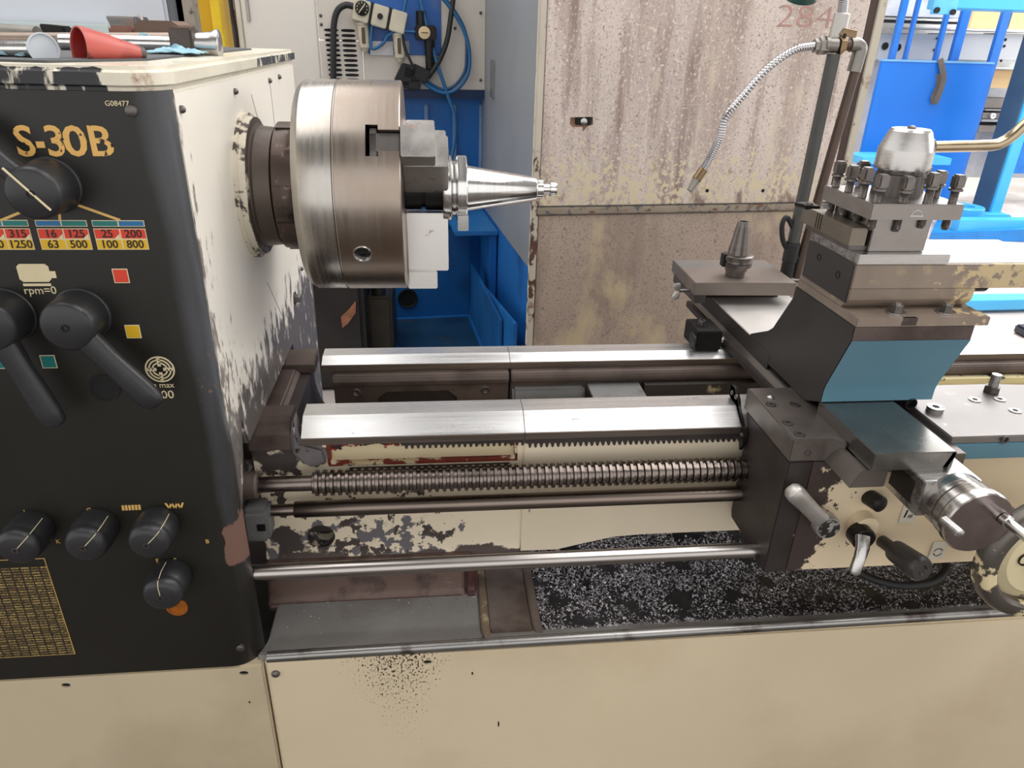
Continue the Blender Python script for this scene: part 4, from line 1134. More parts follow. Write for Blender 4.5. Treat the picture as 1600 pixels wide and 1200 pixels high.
B().box(u0 - .004, u0 + .016, v0 - .006, v0 + .02, .05, 2.02).out('left_stile', m_edge, cb, .002)
B().box(1.408, 1.432, v0, v0 + .012, .05, 2.02).out('groove', mat('groove_brown', (70, 54, 46), .6, 0, .2, 10), cb)
B().box(1.434, 1.462, v0 - .006, v0 + .02, .05, 2.02).out('right_stile', m_edge, cb, .002)
k = atr(905, 190, 1, v0)
cut(dr, B().prism([(k.x - .03, k.z - .006), (k.x - .02, k.z - .016), (k.x + .01, k.z - .014), (k.x + .012, k.z - .028), (k.x + .024, k.z - .014), (k.x + .042, k.z - .008), (k.x + .04, k.z + .014), (k.x - .028, k.z + .012)], 'y', v0 - .05, v0 + .004))
B().prism([(k.x - .04, k.z - .012), (k.x - .02, k.z - .02), (k.x + .012, k.z - .032), (k.x + .03, k.z - .018), (k.x + .046, k.z + .016), (k.x - .03, k.z + .016)], 'y', v0 + .0035, v0 + .006).out('torn_patch', mat('bare_rust', (150, 112, 88), .6, .2, .2, 30), dr)
lk = B().box(k.x - .012, k.x + .036, v0 - .003, v0 + .003, k.z - .009, k.z + .012).out('lock_slot', m_hole, cb, .002)
B().lathe([(0, .01), (.006, .01), (.007, .008), (.007, 0)], (k.x + .012, v0 - .002, k.z + .001), (0, -1, 0), 20).out('lock', m_steel, lk)
RF = FRONT
a = atr(1258, 28, 1, v0 - .0045)
text('284', 'red_scrawl', mat('faded_red_marker', (186, 142, 134), .7, 0, .1, 40, layers=[Ly((160, 140, 130), 60, .52, .05)]), cb, (a.x, a.y, a.z), .085, sx=1.5, depth=.0002, bold=-.0012)
for px, py, l, sl in ((1082, 165, .07, 0), (1110, 95, .1, .3), (945, 150, .05, .8)):
    a = atr(px, py, 1, v0 - .0045)
    B().hexa([a + V(v) for v in ((-l / 2, .001, -l * sl / 2), (l / 2, .001, l * sl / 2), (l / 2, -.0003, l * sl / 2), (-l / 2, -.0003, -l * sl / 2), (-l / 2, .001, -l * sl / 2 + .002), (l / 2, .001, l * sl / 2 + .002), (l / 2, -.0003, l * sl / 2 + .002), (-l / 2, -.0003, -l * sl / 2 + .002))]).out('scratch', m_edge, dr, smooth=False)
for px, py in ((1192, 298), (1105, 298)):
    a = atr(px, py, 1, v0 - .004)
    B().lathe([(0, .006), (.001, .005), (.001, 0)], a, (0, -1, 0), 10).out('small_hole', m_hole, dr)

# ---------------------------------------------------------------- machining centre behind (beige and blue)
VC = 2.5
mc_ = thing('machining_centre', 'beige and blue machining centre standing behind the chuck', 'machine', (0, 2.8, 0), TA)
m_beige = mat('beige_cnc_paint', (228, 222, 212), .45, 0, .03, 2)
m_beige2 = mat('grey_beige_cnc_paint', (212, 204, 194), .45, 0, .04, 2)
m_cblue = mat('cnc_blue_paint', (28, 106, 182), .4, 0, .1, 3, layers=[Ly((14, 52, 98), 4, .54, .25)])
m_grey = mat('grey_panel_paint', (142, 146, 151), .45, .1, .05, 3)
B().box(-.575, -.262, VC - .01, VC + .6, 1.1, 2.3).out('left_door', m_beige, mc_, .006)
B().box(-.60, -.578, VC - .002, VC + .6, 1.1, 2.3).out('door_edge', mat('cream_edge', (216, 210, 196), .45), mc_, .004)
a = atr(389, 16, 1, VC - .012)
B().cyl((a.x - .004, a.y, a.z - .04), (a.x - .004, a.y, a.z + .04), .008, n=14).out('hinge', m_alu, mc_)
vp = B().box(-.258, -.072, VC - .008, VC + .05, 1.05, 1.325).out('vent_panel', m_beige2, mc_, .003)
B().box(-.258, -.072, VC - .008, VC + .05, 1.33, 2.3).out('upper_panel', m_beige2, mc_, .003)
B().box(-.068, .495, VC - .004, VC + .05, 1.13, 2.3).out('pneumatic_panel', m_beige2, mc_, .003)
sl0 = None
za, zb = atr(520, 47, 1, VC).z, atr(520, 124, 1, VC).z
for i in range(11):
    for px in (521, 547):
        x = atr(px, 80, 1, VC).x + (i - 5) * .0006
        z = za + (zb - za) * i / 10
        if sl0 is None:
            s0 = V((x, VC - .0085, z))
            sl0 = B().loft([s0 + V((0, -.001, 0)), s0 + V((0, .004, 0))], .031, .006, (0, 0, 1), 14, 3.).out('vent_slot', m_hole, vp)
        else:
            inst(sl0, V((x, VC - .0085, z)) - s0)
bp0, bp1 = atr(571, 0, 1, VC - .01), atr(690, 87, 1, VC - .01)
B().box(bp0.x, bp1.x, VC - .012, VC, bp1.z, 2.0).out('blue_plate', mat('blue_sign_plate', (26, 88, 164), .4, 0, .05, 3, layers=[Ly((110, 122, 140), 3, .56, .2)]), mc_, .002)
for x0, x1, y0, y1, mm in ((579, 614, 65, 86, m_edge), (616, 639, 64, 84, mat('grey_card', (150, 156, 160), .5))):
    p0, p1 = atr(x0, y1, 1, VC - .014), atr(x1, y0, 1, VC - .014)
    B().box(p0.x, p1.x, VC - .014, VC - .012, p0.z, p1.z).out('info_card', mat('white_card', (206, 204, 206), .5) if x0 < 600 else mm, mc_)
for px, py in ((501, 24), (502, 38), (751, 20), (751, 125), (711, 44)):
    dome(atr(px, py, 1, VC - .009), (0, -1, 0), .007, .006).out('panel_screw', m_dark, mc_)
# blue lower body: back wall with ribs, shelf, right hand grey door and blue skirt
B().box(-.3, .497, VC + .08, VC + .12, 0, 1.14).out('blue_back_wall', m_cblue, mc_)
B().box(.05, .497, VC - .004, VC + .1, 1.09, 1.13).out('blue_cornice', mat('navy_cnc_paint', (12, 44, 86), .4), mc_, .003)
for px in (665, 709, 751):
    a, c = atr(px, 162, 1, VC + .075), atr(px, 320, 1, VC + .075)
    B().box(a.x - .009, a.x + .009, VC + .05, VC + .082, c.z, a.z).out('wall_rib', mat('light_blue_rib', (112, 146, 186), .35), mc_, .006)
B().box(.493, .505, 1.30, VC + .1, .57, 2.3).out('grey_side_door', m_grey, mc_, .003)
B().box(.484, .493, 2.22, 2.30, 1.115, 1.27).out('door_handle', mat('aluminium_handle', (150, 152, 152), .35, .7), mc_, .003)
B().box(.493, .512, 1.2, VC + .1, .0, .568).out('blue_side_skirt', m_cblue, mc_, .003)
s_a, s_b = atr(709, 366, 2, .56), atr(779, 361, 2, .56)
B().box(.29, .491, s_b.y, VC + .08, .54, .56).out('blue_shelf', mat('light_blue_shelf', (38, 112, 176), .4, 0, .1, 5), mc_, .003)
B().prism([(s_b.y + .02, .54), (s_b.y + .34, .54), (s_b.y + .09, .18), (s_b.y + .02, .18)], 'x', .455, .488).out('shelf_bracket', m_cblue, mc_, .003)
# chip tank on the floor
ct = thing('coolant_tank', 'open blue coolant tank with dark grille at the foot of the machine', 'tank', (.15, 2.2, 0), TA)
m_tank = mat('tank_blue', (26, 98, 164), .4, 0, .1, 4, layers=[Ly((18, 60, 104), 3, .54, .25)])
L0 = atr(597, 500, 2, .10)
R0 = atr(742, 482, 2, .10)
uL = atr(600, 520, 2, .10).x
uR = .40
vB = atr(640, 483, 2, .10).y
B().box(uL, uR, 1.3, vB, .0, .06).out('tank_floor', m_tank, ct, .004)
B().box(uL, uL + .03, 1.3, vB, .06, .12).out('left_edge', mat('tank_rim_blue', (54, 122, 176), .4), ct, .004)
B().box(uL, uR, vB, vB + .02, .0, .50).out('back_panel', m_tank, ct, .004)
B().box(uR, uR + .012, 1.5, vB, .0, .34).out('right_panel', m_tank, ct, .004)
B().prism([(1.3, .0), (2.1, .0), (2.1, .30), (1.3, .40)], 'x', uR + .016, uR + .03).out('splash_plate', mat('splash_blue', (30, 104, 170), .4), ct, .003)
B().box(uL + .06, uR - .02, 1.4, vB - .05, .06, .066).out('tank_grille', mat('oily_grille', (24, 62, 92), .4, .1, .25, 6, layers=[Ly((66, 64, 56), 8, .58, .12)]), ct)
a = atr(637, 466, 1, vB)
B().lathe([(-.002, .05), (.012, .05), (.012, .045), (.004, .04), (.004, 0)], a, (0, -1, 0), 24, False).out('drain_hole', m_hole, ct)
# dark drum and stump left of the tank
m_drk = mat('greasy_black_base', (38, 34, 33), .5, .2, .25, 6, layers=[Ly((90, 62, 46), 5, .66, .05), Ly((24, 22, 22), 4, .52, .2)])
sb = thing('greasy_machine_base', 'greasy black machine foot with a torn rusty label below the chuck', 'machine foot', (-.42, 1.9, 0))
p0, p1 = at(488, 540, 1, 1.6), at(566, 440, 1, 1.6)
B().box(p0.x - .3, p1.x, 1.6, 2.0, 0, p1.z + .25).out('foot_block', m_drk, sb, .02)
B().box(p1.x, p1.x + .10, 1.75, 2.1, 0, p1.z - .12).out('foot_step', mat('dark_olive_block', (58, 52, 40), .5, .1, .3, 8), sb, .01)
B().cyl((p1.x + .045, 1.8, p1.z - .12), (p1.x + .045, 1.8, p1.z + .2), .03, n=16).out('foot_post', m_drk, sb)
q = [at(px, py, 1, 1.598) for px, py in ((533, 495), (545, 483), (556, 470), (556, 488), (544, 505), (535, 512))]
B().prism([(v.x, v.z) for v in q], 'y', 1.593, 1.605).out('torn_label', mat('torn_rust_label', (140, 92, 66), .6, 0, .3, 30), sb)
yb = thing('yellow_box', 'small yellow box low behind the chuck', 'box', tuple(at(493, 400, 1, 1.5)))
a = at(493, 402, 1, 1.5)
B().box(a.x - .05, a.x + .012, 1.5, 1.56, a.z - .02, a.z + .03).out('body', m_yellow, yb, .004)
B().cyl((a.x, 1.51, a.z + .03), (a.x, 1.51, a.z + .045), .012, n=14).out('cap', m_rubber, yb)

# pneumatics on the panel
def pn(px, py, v=VC - .04):
    return atr(px, py, 1, v)
fr_ = thing('air_filter_unit', 'cream air filter regulator row with black dial gauge', 'air regulator', tuple(pn(585, 25)), TA)
mcream = mat('filter_cream', (208, 200, 178), .4)
ang = Matrix.Rotation(math.radians(14), 4, 'Y')
org = pn(565, 17)
bx = []
for i in range(3):
    c_ = org + V((.078 * i, 0, -.019 * i))
    o = B().box(-.034, .034, -.03, .06, -.044, .044).move(Matrix.Translation(c_) @ ang).out('regulator_block', mcream, fr_, .004)
    if i < 2:
        B().box(.035, .043, -.026, .05, -.046, .046).move(Matrix.Translation(c_) @ ang).out('joint', m_black, fr_)
    bx.append(c_)
for c_, r_ in ((bx[0] + V((.002, -.031, .01)), .03), (bx[1] + V((0, -.031, .0)), .012)):
    g = B().lathe([(0, r_), (.006, r_), (.008, r_ * .9), (.008, 0)], c_, (0, -1, 0), 28).out('gauge', m_black, fr_)
    if r_ > .02:
        B().loft([c_ + V((-.012, -.009, -.014)), c_ + V((.012, -.009, .014))], .002, .0006, (0, -1, 0), 6).out('needle', m_ivoryprint, g)
        for k in range(9):
            t = math.radians(-50 + 280 * k / 8)
            e = c_ + V((.022 * math.cos(t), -.0085, .022 * math.sin(t)))
            B().box(e.x - .0015, e.x + .0015, e.y - .0005, e.y + .001, e.z - .003, e.z + .003).out('gauge_tick', m_ivoryprint, g, smooth=False)
for i in (0, 2):
    c_ = bx[i] + V((.0, .01, -.045))
    bw = B().lathe([(0, .03), (.01, .03), (.012, .026), (.10, .024), (.11, .015), (.118, .012), (.118, 0)], c_, (.06, 0, -1), 16).out('filter_bowl', mcream, fr_)
    B().box(c_.x - .006, c_.x + .010, c_.y - .03, c_.y - .024, c_.z - .085, c_.z - .02).out('bowl_window', mat('brown_oil_window', (78, 58, 40), .3), bw, .002)
rg = thing('black_pressure_regulator', 'black pressure regulator with round ivory gauge on blue plate', 'regulator', tuple(pn(663, 50)), TA)
c_ = pn(662, 51)
B().box(c_.x - .038, c_.x + .055, VC - .07, VC - .012, c_.z - .03, c_.z + .03).out('body', m_black, rg, .006)
B().lathe([(0, .022), (.055, .022), (.058, .018)], c_ + V((-.01, 0, .03)), (0, 0, 1), 16).out('adjust_knob', m_black, rg)
B().lathe([(0, .024), (.06, .022), (.12, .02), (.125, .01)], c_ + V((.026, 0, -.03)), (0, 0, -1), 18).out('filter_bowl', m_black, rg)
g = B().lathe([(0, .026), (.008, .026), (.009, .023), (.008, 0)], c_ + V((.0, -.031, .0)), (0, -1, 0), 28).out('gauge', mat('ivory_gauge', (214, 190, 150), .4), rg)
B().loft([c_ + V((-.014, -.041, .0)), c_ + V((.016, -.041, .0))], .0015, .0006, (0, -1, 0), 6).out('needle', m_ink, g)
def hose(name, label, pts, r, m, v=VC - .05, cat='hose', group=None):
    P = [Matrix.Rotation(TA, 3, 'Z') @ atr(px, py, 1, v - (.0 if len(q_) < 1 else q_[0])) for px, py, *q_ in pts]
    return B().tube(P, r, 10, 8).solo(name, m, label, cat, tuple(P[0]), group=group)
m_bhose = mat('blue_air_hose', (36, 100, 150), .35, 0, .06)
m_khose = mat('black_air_hose', (36, 36, 38), .5)
hose('black_hose', 'thick black hose hanging left of the air filter over the vent slots', [(552, 10), (540, 8), (528, 16), (522, 36), (521, 70), (521, 130)], .0135, m_khose)
hose('blue_hose', 'long blue air hose running down behind the chuck to the tank shelf', [(655, -10), (664, 30), (680, 90), (700, 150), (710, 180), (711, 215), (703, 262), (697, 300)], .0085, m_bhose)
hose('blue_hose', 'blue hose pair curving in a wide loop right of the panel', [(686, -10), (706, 15), (724, 45), (733, 80), (731, 115), (715, 138), (695, 145), (675, 138), (660, 126)], .009, m_bhose)
hose('blue_hose', 'inner blue hose of the wide loop right of the panel', [(690, -10), (712, 20), (727, 50), (729, 85), (726, 112), (712, 132), (694, 140), (678, 134), (664, 124)], .007, mat('dark_blue_hose', (24, 70, 110), .35))
hose('black_hose', 'black cable hose running from the top right down to the black plugs', [(709, -10), (704, 30), (698, 65), (686, 95), (668, 122)], .012, m_khose)
hose('blue_hose', 'short blue hose looping under the air filter bowl', [(636, -5), (628, 25), (615, 48), (604, 58), (600, 66), (588, 75), (580, 74), (580, 55), (582, 36)], .007, m_bhose)
hose('blue_hose', 'thin blue hose running straight into the black regulator', [(604, 58), (615, 50), (630, 49), (650, 50)], .006, m_bhose)
hose('black_hose', 'thin black cable hanging from the filter to the black plugs', [(612, 22), (622, 34), (628, 52), (632, 72), (640, 92), (648, 108)], .006, m_khose)
pg = thing('black_connector', 'black electrical plugs hanging under the blue plate', 'connector', tuple(pn(645, 120)), TA)
for px, py, w_, h_, r_ in ((633, 118, .035, .045, .5), (656, 115, .042, .03, .4), (640, 112, .03, .03, .2), (640, 132, .05, .018, .1)):
    c_ = pn(px, py)
    B().box(-w_, w_, -.03, .03, -h_, h_).move(Matrix.Translation(c_) @ Matrix.Rotation(r_, 4, 'Y')).out('plug', m_rubber, pg, .006)

# ---------------------------------------------------------------- far left, behind the headstock
YB = 2.9
def bx3(x0, x1, y0, y1, Yv, dep):
    p, q = at(x0, y1, 1, Yv), at(x1, y0, 1, Yv)
    return (p.x, q.x, Yv, Yv + dep, p.z, q.z)
wm = thing('white_machine_cover', 'pale grey machine cover behind the tools on the headstock', 'machine cover', tuple(at(120, 120, 1, 1.6)))
p, q = at(-160, 62, 1, 1.5), at(248, -60, 1, 1.5)
B().box(p.x, q.x, 1.5, 1.54, 1.0, q.z + .3).out('cover', mat('pale_grey_cover', (196, 200, 208), .35, 0, .03, 2), wm, .01)
B().box(q.x + .002, q.x + .02, 1.51, 1.54, 1.0, q.z + .3).out('cover_edge', mat('grey_rubber_edge', (92, 96, 100), .6), wm)
p, q = at(-160, 62, 1, 1.4), at(170, 38, 1, 1.4)
B().box(p.x, q.x, 1.4, 1.5, 1.0, q.z).out('sill', mat('pale_green_sill', (186, 198, 198), .3, 0, .03), wm, .004)
wp_ = thing('weathered_post', 'weathered grey double post beside the yellow column', 'post', tuple(at(275, 100, 1, 2.0)))
for a_, c_ in (((263, 60), (279, -40)), ((280, 60), (296, -40))):
    p, q = at(a_[0], a_[1], 1, 2.0), at(c_[0], c_[1], 1, 2.0)
    B().box(p.x, q.x, 2.0, 2.06, 1.0, q.z + .2).out('rail', mat('weathered_paint', (158, 148, 136), .6, 0, .15, 12, layers=[Ly((90, 78, 68), 20, .56, .08)]), wp_, .004)
yc = thing('yellow_column', 'yellow painted steel column behind the headstock', 'column', tuple(at(310, 100, 1, 2.4)))
p, q = at(289, 60, 1, 2.4), at(334, -40, 1, 2.4)
B().box(p.x, q.x - .03, 2.4, 2.55, 0, q.z + .4).out('column_face', mat('ochre_yellow', (214, 168, 32), .4, 0, .06, 4), yc, .003)
B().box(q.x - .03, q.x + .01, 2.385, 2.55, 0, q.z + .4).out('column_flange', mat('bright_yellow', (244, 206, 52), .4), yc, .003)
bc = thing('brown_cupboard', 'brown wooden cupboard with a blue strip between column and machine', 'cupboard', tuple(at(360, 100, 1, 3.2)))
p, q = at(325, 80, 1, 3.2), at(386, 16, 1, 3.2)
B().box(p.x, q.x, 3.2, 3.6, 0, q.z).out('front', mat('brown_board', (110, 64, 42), .5, 0, .1, 6), bc)
B().box(p.x, q.x - .1, 3.19, 3.2, q.z - .002, q.z + .03).out('blue_strip', m_blueprint, bc)
B().box(p.x, q.x, 3.3, 3.6, q.z + .002, q.z + .2).out('pale_boxes', mat('pale_card', (206, 190, 166), .6, 0, .3, 14), bc)
for i, px in enumerate((352, 362, 371)):
    P = [at(px - 4, -20, 1, 2.9), at(px, 20, 1, 2.9), at(px + 4 + 2 * i, 50, 1, 2.9), at(px + 6 + 2 * i, 75, 1, 2.9)]
    B().tube(P, .012, 8, 6).solo('hanging_cable', m_khose, ('left', 'middle', 'right')[i] + ' dark cable hanging in front of the brown cupboard', 'cable', tuple(P[0]), group='cables by the brown cupboard')
# ---------------------------------------------------------------- right background: press, blue panel, rack
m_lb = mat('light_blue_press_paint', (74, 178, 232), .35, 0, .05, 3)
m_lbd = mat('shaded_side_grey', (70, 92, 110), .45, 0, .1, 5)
pr_t = thing('blue_workshop_press', 'light blue workshop press frame standing on the bright floor', 'press', (4.6, 4.5, 0))
# base beams, ring, column
bm0, bm1 = at(1452, 376, 2, 0), at(1640, 382, 2, 0)
B().hexa([at(1452, 374, 2, .0), at(1660, 380, 2, .0), at(1660, 378, 2, .0) + V((.02, .25, 0)), at(1462, 352, 2, 0), at(1452, 374, 2, .0) + V((0, 0, .05)), at(1660, 380, 2, .0) + V((0, 0, .12)), at(1660, 378, 2, .0) + V((.02, .25, .12)), at(1462, 352, 2, 0) + V((0, 0, .05))]).out('base_plate', mat('press_base_blue', (34, 128, 206), .4), pr_t, .004)
a = at(1497, 376, 2, 0)
B().box(a.x, a.x + 1.2, a.y + .05, a.y + .17, .03, .15).out('base_beam', m_lb, pr_t, .006)
rc = at(1513, 352, 2, .05) + V((0, .12, 0))
B().lathe([(0, .16), (.14, .16), (.145, .155), (.145, .085), (.10, .08), (.10, 0)], (rc.x, rc.y, .04), (0, 0, 1), 40, False).out('ring_foot', m_lb, pr_t)
B().box(rc.x + .30, rc.x + .40, rc.y + .05, rc.y + .20, .03, 2.1).out('column', m_lb, pr_t, .006)
B().box(rc.x + .285, rc.x + .2995, rc.y + .07, rc.y + .27, .03, 2.1).out('column_shade_face', m_lbd, pr_t, .002)  # dark sheet: shade on the column's left side, put into the colour
B().box(rc.x + .14, rc.x + .42, rc.y - .06, rc.y + .22, .03, .12).out('column_foot', m_lb, pr_t, .01)
t0, t1 = at(1475, 34, 1, 4.3), at(1700, -40, 1, 4.3)
B().box(t0.x + .03, t1.x, 4.3, 4.6, at(1540, 15, 1, 4.3).z, t1.z + .2).out('top_beam', m_lb, pr_t, .006)
fp = at(1453, 22, 1, 4.28)
f1 = at(1498, 0, 1, 4.28)
fl = B().box(fp.x, f1.x, 4.27, 4.29, fp.z, f1.z + .2).out('beam_flange', mat('press_flange_blue', (96, 184, 232), .4), pr_t, .004)
for px, py in ((1463, 16), (1488, 19)):
    B().lathe([(0, .02), (.015, .02)], at(px, py, 1, 4.265), (0, -1, 0), 12).out('flange_bolt', m_black, fl)
a, c = at(1330, 252, 1, 4.7), at(1470, 243, 1, 4.7)
B().box(a.x, c.x, 4.55, 4.85, a.z, c.z).out('press_table', m_lb, pr_t, .004)
# low blue beam on the floor
lb_ = at(1500, 486, 2, .02)
le = at(1660, 462, 2, .02)
lbt = thing('blue_floor_beam', 'low light blue beam lying on the pale floor behind the compound', 'beam', (lb_.x + .6, lb_.y, 0))
B().hexa([lb_, lb_ + V((1.0, .03, 0)), lb_ + V((1.0, .14, 0)), lb_ + V((.02, .12, 0)), lb_ + V((0, 0, .06)), lb_ + V((1.0, .03, .06)), lb_ + V((1.0, .14, .06)), lb_ + V((.02, .12, .06))]).out('beam', m_lb, lbt, .003)
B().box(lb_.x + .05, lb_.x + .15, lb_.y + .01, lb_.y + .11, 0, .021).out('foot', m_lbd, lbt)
# dark box at the very right
dk = at(1592, 527, 2, .02)
B().box(dk.x + .06, dk.x + .5, dk.y, dk.y + .12, 0, .05).solo('dark_toolbox', mat('dark_blue_black', (24, 34, 44), .4), 'dark box on the floor at the right edge', 'box', (dk.x, dk.y, 0), .01)
# big blue sheet panel
bp = thing('blue_sheet_panel', 'large bright blue sheet metal panel with a hanging grey strap', 'panel', (4.2, 5.0, 0))
m_bb = mat('bright_blue_sheet', (10, 118, 218), .4, 0, .04, 2, layers=[Ly((120, 190, 240), 24, .74, .03, (.3, 1, 2))])
B().box(3.705, 4.70, 5.0, 5.03, .02, 1.255).out('sheet', m_bb, bp, .003)
B().box(3.70, 4.705, 4.995, 5.04, 1.255, 1.27).out('top_edge', mat('pale_blue_edge', (120, 180, 226), .4), bp)
m_strap = mat('grey_strap', (104, 94, 86), .7, 0, .1, 20)
stp = [at(1469, 92, 1, 4.99), at(1473, 110, 1, 4.97), at(1474, 125, 1, 4.97), at(1468, 145, 1, 4.96), at(1461, 160, 1, 4.96), at(1459, 152, 1, 4.98), at(1466, 135, 1, 4.985), at(1468, 115, 1, 4.985)]
B().loft(spline(stp, 4), .026, .004, (0, -1, 0), 10, 4.).solo('hanging_strap', m_strap, 'grey webbing strap hanging over the blue panel', 'strap', tuple(stp[0]))
wb_ = thing('second_blue_panel', 'dark blue sheet panel at the right edge behind the press column', 'panel', (5.6, 5.2, 0))
p, q = at(1546, 330, 1, 5.4), at(1700, 255, 1, 5.4)
B().box(5.4, 6.6, 5.4, 5.44, .3, .95).out('sheet', mat('deep_blue_sheet', (24, 116, 204), .4), wb_, .003)
# storage rack behind with blue posts, grey trays and plywood boards
rk_ = thing('storage_rack', 'grey and white storage rack with slim blue posts behind the panel', 'rack', (5, 5.6, 0))
m_rk = mat('rack_white', (214, 214, 214), .45)
m_rkg = mat('rack_grey', (186, 188, 190), .45, 0, .04, 3)
m_post = mat('rack_blue_post', (38, 116, 206), .4)
for px, w_ in ((1394, 9), (1415, 5), (1463, 6), (1491, 13), (1553, 13)):
    a, c = at(px - w_ / 2, 95, 1, 5.1), at(px + w_ / 2, 95, 1, 5.1)
    B().box(a.x, c.x, 5.1, 5.14, .1, 2.1).out('post', m_post, rk_, .002)
B().box(3.6, 7.5, 5.75, 5.8, .2, 2.3).out('back_sheet', m_rk, rk_)
def rbox(x0, y0, x1, y1, Yv, d, m, name, bev=.004):
    p, q = at(x0, y1, 1, Yv), at(x1, y0, 1, Yv)
    return B().box(p.x, q.x, Yv, Yv + d, p.z, q.z).out(name, m, rk_, bev)
rbox(1376, 38, 1500, 30, 5.3, .3, m_black, 'dark_shelf_edge')
rbox(1376, 29, 1500, -40, 5.3, .3, m_rk, 'white_tray')
rbox(1420, 50, 1640, 45, 5.4, .3, m_rk, 'white_shelf_edge')
for x0, x1 in ((1378, 1412), (1424, 1466), (1470, 1484), (1500, 1548), (1560, 1594)):
    rbox(x0, 95, x1, 52, 5.45, .2, m_rkg, 'grey_panel')
for px, py in ((1383, 72), (1403, 74)):
    B().lathe([(0, .03), (.004, .03)], at(px, py, 1, 5.445), (0, -1, 0), 20).out('panel_hole', m_hole, rk_)
for px, py in ((1465, 60), (1460, 78), (1571, 62), (1569, 72), (1564, 95)):
    B().lathe([(0, .012), (.004, .012)], at(px, py, 1, 5.445), (0, -1, 0), 12).out('panel_hole', m_hole, rk_)
rbox(1545, 110, 1640, 105, 5.4, .4, m_rk, 'white_shelf_edge')
rbox(1540, 175, 1640, 170, 5.4, .4, m_rk, 'white_shelf_edge')
rbox(1535, 192, 1640, 186, 5.4, .4, m_rk, 'white_shelf_edge')
m_ply = mat('plywood', (226, 190, 138), .55, 0, .08, 6, (.3, 1, 4))
for i, (x0, y0, x1, y1, lab) in enumerate(((1523, 46, 1575, 12, 'plywood board leaning in the rack between two blue posts'), (1580, 48, 1660, 14, 'plywood board at the top right edge of the rack'), (1545, 138, 1582, 109, 'plywood offcut on the shelf right of the blue panel'))):
    p, q = at(x0, y1, 1, 5.5), at(x1, y0, 1, 5.5)
    B().box(p.x, q.x, 5.5, 5.53, p.z, q.z).solo('plywood_board', m_ply, lab, 'board', (p.x, 5.5, p.z), .002)
sg = thing('steel_offcuts', 'grey steel offcuts stacked on the shelf right of the blue panel', 'offcuts', tuple(at(1560, 190, 1, 5.38)))
for x0, y0, x1, y1 in ((1540, 170, 1600, 155), (1536, 186, 1575, 176), (1530, 208, 1600, 196)):
    p, q = at(x0, y1, 1, 5.36), at(x1, y0, 1, 5.36)
    B().box(p.x, q.x, 5.36, 5.7, p.z, q.z).out('offcut', mat('offcut_grey', (120, 114, 110), .5, .3, .2, 6), sg, .004)
B().lathe([(0, .025), (.02, .025), (.02, .012), (.01, .01)], at(1550, 181, 1, 5.355), (0, -1, 0), 20).out('offcut_boss', m_rk, sg)

# ---------------------------------------------------------------- tools on the headstock
ZT = 1.3387
def az(px, py, z=ZT):
    return at(px, py, 2, z)
# red flared tube
ft = thing('red_flared_tube', 'red conical steel funnel lying on the headstock mat', 'funnel', tuple(az(170, 94)))
a = at(123, 75, 1, -.235)
c = at(224, 84, 1, -.185)
d = c - a
L = d.length
m_redp = mat('worn_red_enamel', (182, 80, 70), .42, 0, .08, 10, layers=[Ly((70, 50, 46), 30, .62, .08), Ly((120, 50, 44), 8, .58, .12)])
B().lathe([(0, .0215), (.0, .0232), (.006, .0228), (L * .5, .0165), (L * .92, .0085), (L * .92, .0075), (.01, .0205), (0, .0215)], a, d, 36, False).out('cone', m_redp, ft)
B().lathe([(.002, .0205), (L * .5, .0150), (L * .8, .008)], a, d, 30, False).out('cone_inside', mat('red_inside', (150, 30, 26), .5), ft)
B().lathe([(L * .9, .0085), (L, .0075), (L * 1.02, .006), (L * 1.02, 0)], a, d, 20).out('tip', m_brown, ft)
# chrome bar with a clear plastic end
cbx = thing('chrome_bar', 'polished bar with translucent white plastic cap at the left', 'bar', tuple(az(30, 94)))
a, c = at(-120, 77, 1, -.225), at(58, 77, 1, -.245)
B().cyl(a, c, .0088, n=24).out('bar', m_bright, cbx)
mcap = mat('milky_plastic', (200, 206, 212), .2, 0, .03)
B().lathe([(0, .0095), (.016, .012), (.026, .0165), (.027, .0165), (.027, .015), (.0245, .014), (.0245, 0)], at(52, 77, 1, -.238), at(74, 76, 1, -.262) - at(52, 77, 1, -.238), 30, False).out('plastic_cap', mcap, cbx)
# long bright bar with socket and round head (right)
rb = thing('ratchet_bar', 'long bright bar with square dark head and round steel end', 'wrench', tuple(az(250, 88, ZT)))
y1 = .02
B().cyl(at(96, 66, 1, y1), at(278, 70, 1, y1), .0112, n=24).out('bar', m_bright, rb)
hb_ = at(292, 70, 1, y1)
B().box(hb_.x - .018, hb_.x + .014, y1 - .02, y1 + .02, hb_.z - .0195, hb_.z + .0225).out('square_head', m_brown, rb, .003)
B().lathe([(0, .015), (.012, .0165), (.024, .0185), (.029, .0215), (.033, .022), (.035, .019), (.035, 0)], (hb_.x + .012, y1, hb_.z + .001), (1, .1, -.03), 30).out('round_end', m_steel, rb)
# second thin bar behind
tb = B().cyl(at(0, 62, 1, .10), at(270, 62, 1, .10), .010, n=18).solo('rusty_bar', mat('rusty_bar_steel', (150, 134, 122), .4, .7, .2, 20), 'long dull rusty bar lying behind the bright bar', 'bar', tuple(at(130, 62, 1, .10)))
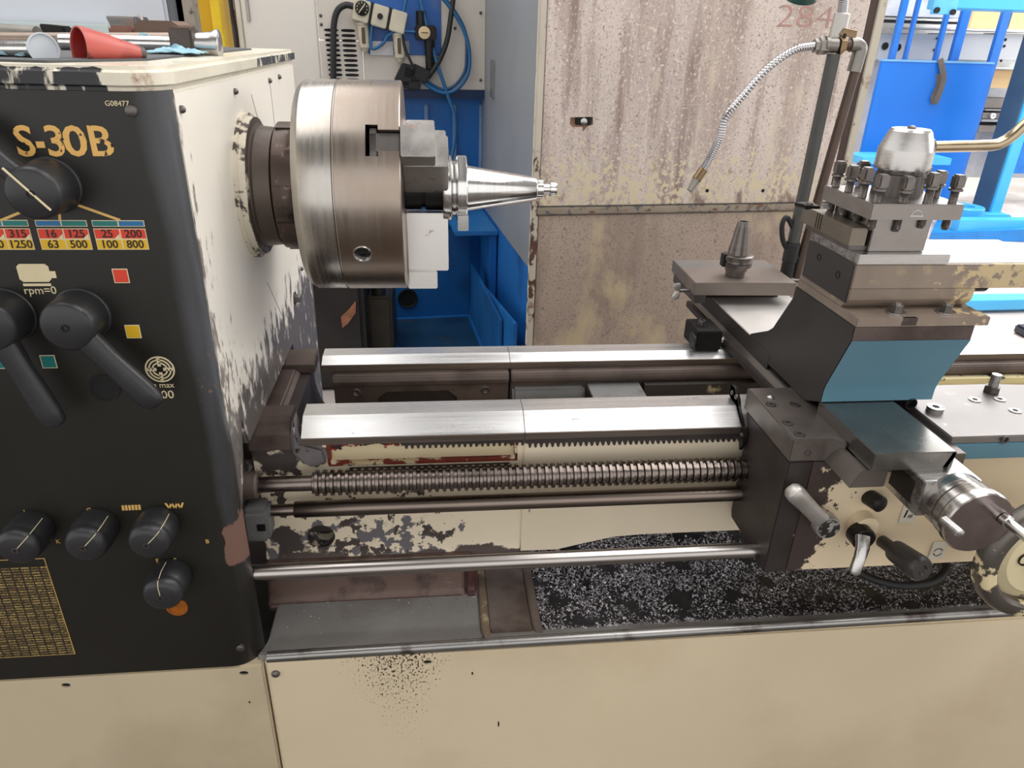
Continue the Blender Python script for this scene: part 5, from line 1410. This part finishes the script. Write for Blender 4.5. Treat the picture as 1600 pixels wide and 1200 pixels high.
# jars and blocks further back
wbk = thing('brown_wood_block', 'brown wooden block with sloping ends on the headstock', 'block', tuple(at(240, 55, 1, .2)))
p, q = at(210, 57, 1, .2), at(278, 33, 1, .2)
B().prism([(p.x, p.z), (q.x, p.z), (q.x, q.z - .008), (q.x - .012, q.z), (p.x + .01, q.z), (p.x, q.z - .01)], 'y', .2, .28).out('block', mat('brown_wood', (112, 88, 74), .55, 0, .12, 10, (.3, 1, 4)), wbk, .003)
tn = thing('steel_tin', 'open square steel tin standing behind the red funnel', 'tin', tuple(at(190, 55, 1, .3)))
p, q = at(172, 60, 1, .3), at(208, 26, 1, .3)
B().hexa([(p.x + .012, .3, p.z), (q.x, .3, p.z), (q.x, .36, p.z), (p.x + .012, .36, p.z), (p.x, .295, q.z), (q.x + .004, .295, q.z), (q.x + .004, .365, q.z), (p.x, .365, q.z)]).out('body', m_steel, tn, .002)
B().cyl((q.x, .33, p.z), (q.x, .33, q.z + .004), .006, n=14).out('corner_rod', m_alu, tn)
p = at(180, 48, 1, .25)
B().box(p.x - .012, p.x + .03, .25, .275, p.z - .012, p.z + .008).solo('rusty_nut', mat('red_rust', (140, 100, 86), .6, .1, .2, 40), 'small rusty block in front of the steel tin', 'block', tuple(p), .004)
p, q = at(64, 56, 1, .3), at(99, 38, 1, .3)
B().prism([(p.x + .004, p.z), (q.x, p.z), (q.x, q.z - .003), (p.x, q.z)], 'y', .3, .33).solo('black_box', m_black, 'small black box at the left rear of the headstock top', 'box', (p.x, .3, p.z), .002)
# grey pipe at the left
B().cyl(at(-60, 50, 1, .2), at(60, 58, 1, .18), .016, n=20).solo('grey_pipe', m_zinc, 'pale mottled pipe lying at the far left of the headstock', 'pipe', tuple(at(0, 58, 1, .2)))
# rag
m_rag = mat('light_blue_rag', (150, 190, 204), .8, 0, .12, 60)
def rag(name, label, c, sx, sy, h, seed):
    rnd = random.Random(seed)
    n = 12
    b = B()
    ph = [rnd.random() * 6 for _ in range(4)]
    vs = [[b.bm.verts.new((c.x + (i / n - .5) * sx + .004 * math.sin(j * 1.3 + ph[0]), c.y + (j / n - .5) * sy + .004 * math.sin(i * 1.1 + ph[1]), c.z + .002 + h * abs(math.sin(i * .9 + j * .5 + ph[2])) * (1 - abs(i / n - .5) * 1.6) * (1 - abs(j / n - .5) * 1.6))) for j in range(n + 1)] for i in range(n + 1)]
    for i in range(n):
        for j in range(n):
            b.face([vs[i][j], vs[i + 1][j], vs[i + 1][j + 1], vs[i][j + 1]])
    o = b.solo(name, m_rag, label, 'rag', (c.x, c.y, c.z))
    md = o.modifiers.new('thickness', 'SOLIDIFY')
    md.thickness = .0012
    return o
rag('light_blue_rag', 'crumpled light blue rag under the square wrench head', V((-.352, -.03, ZT)), .07, .05, .012, 3)
rag('light_blue_rag', 'crumpled light blue rag peeking out beside the red funnel', V((-.475, -.235, ZT)), .06, .03, .008, 5)
rag('light_blue_rag', 'crumpled light blue rag behind the bright bar', V((-.42, .06, ZT)), .04, .04, .03, 9)
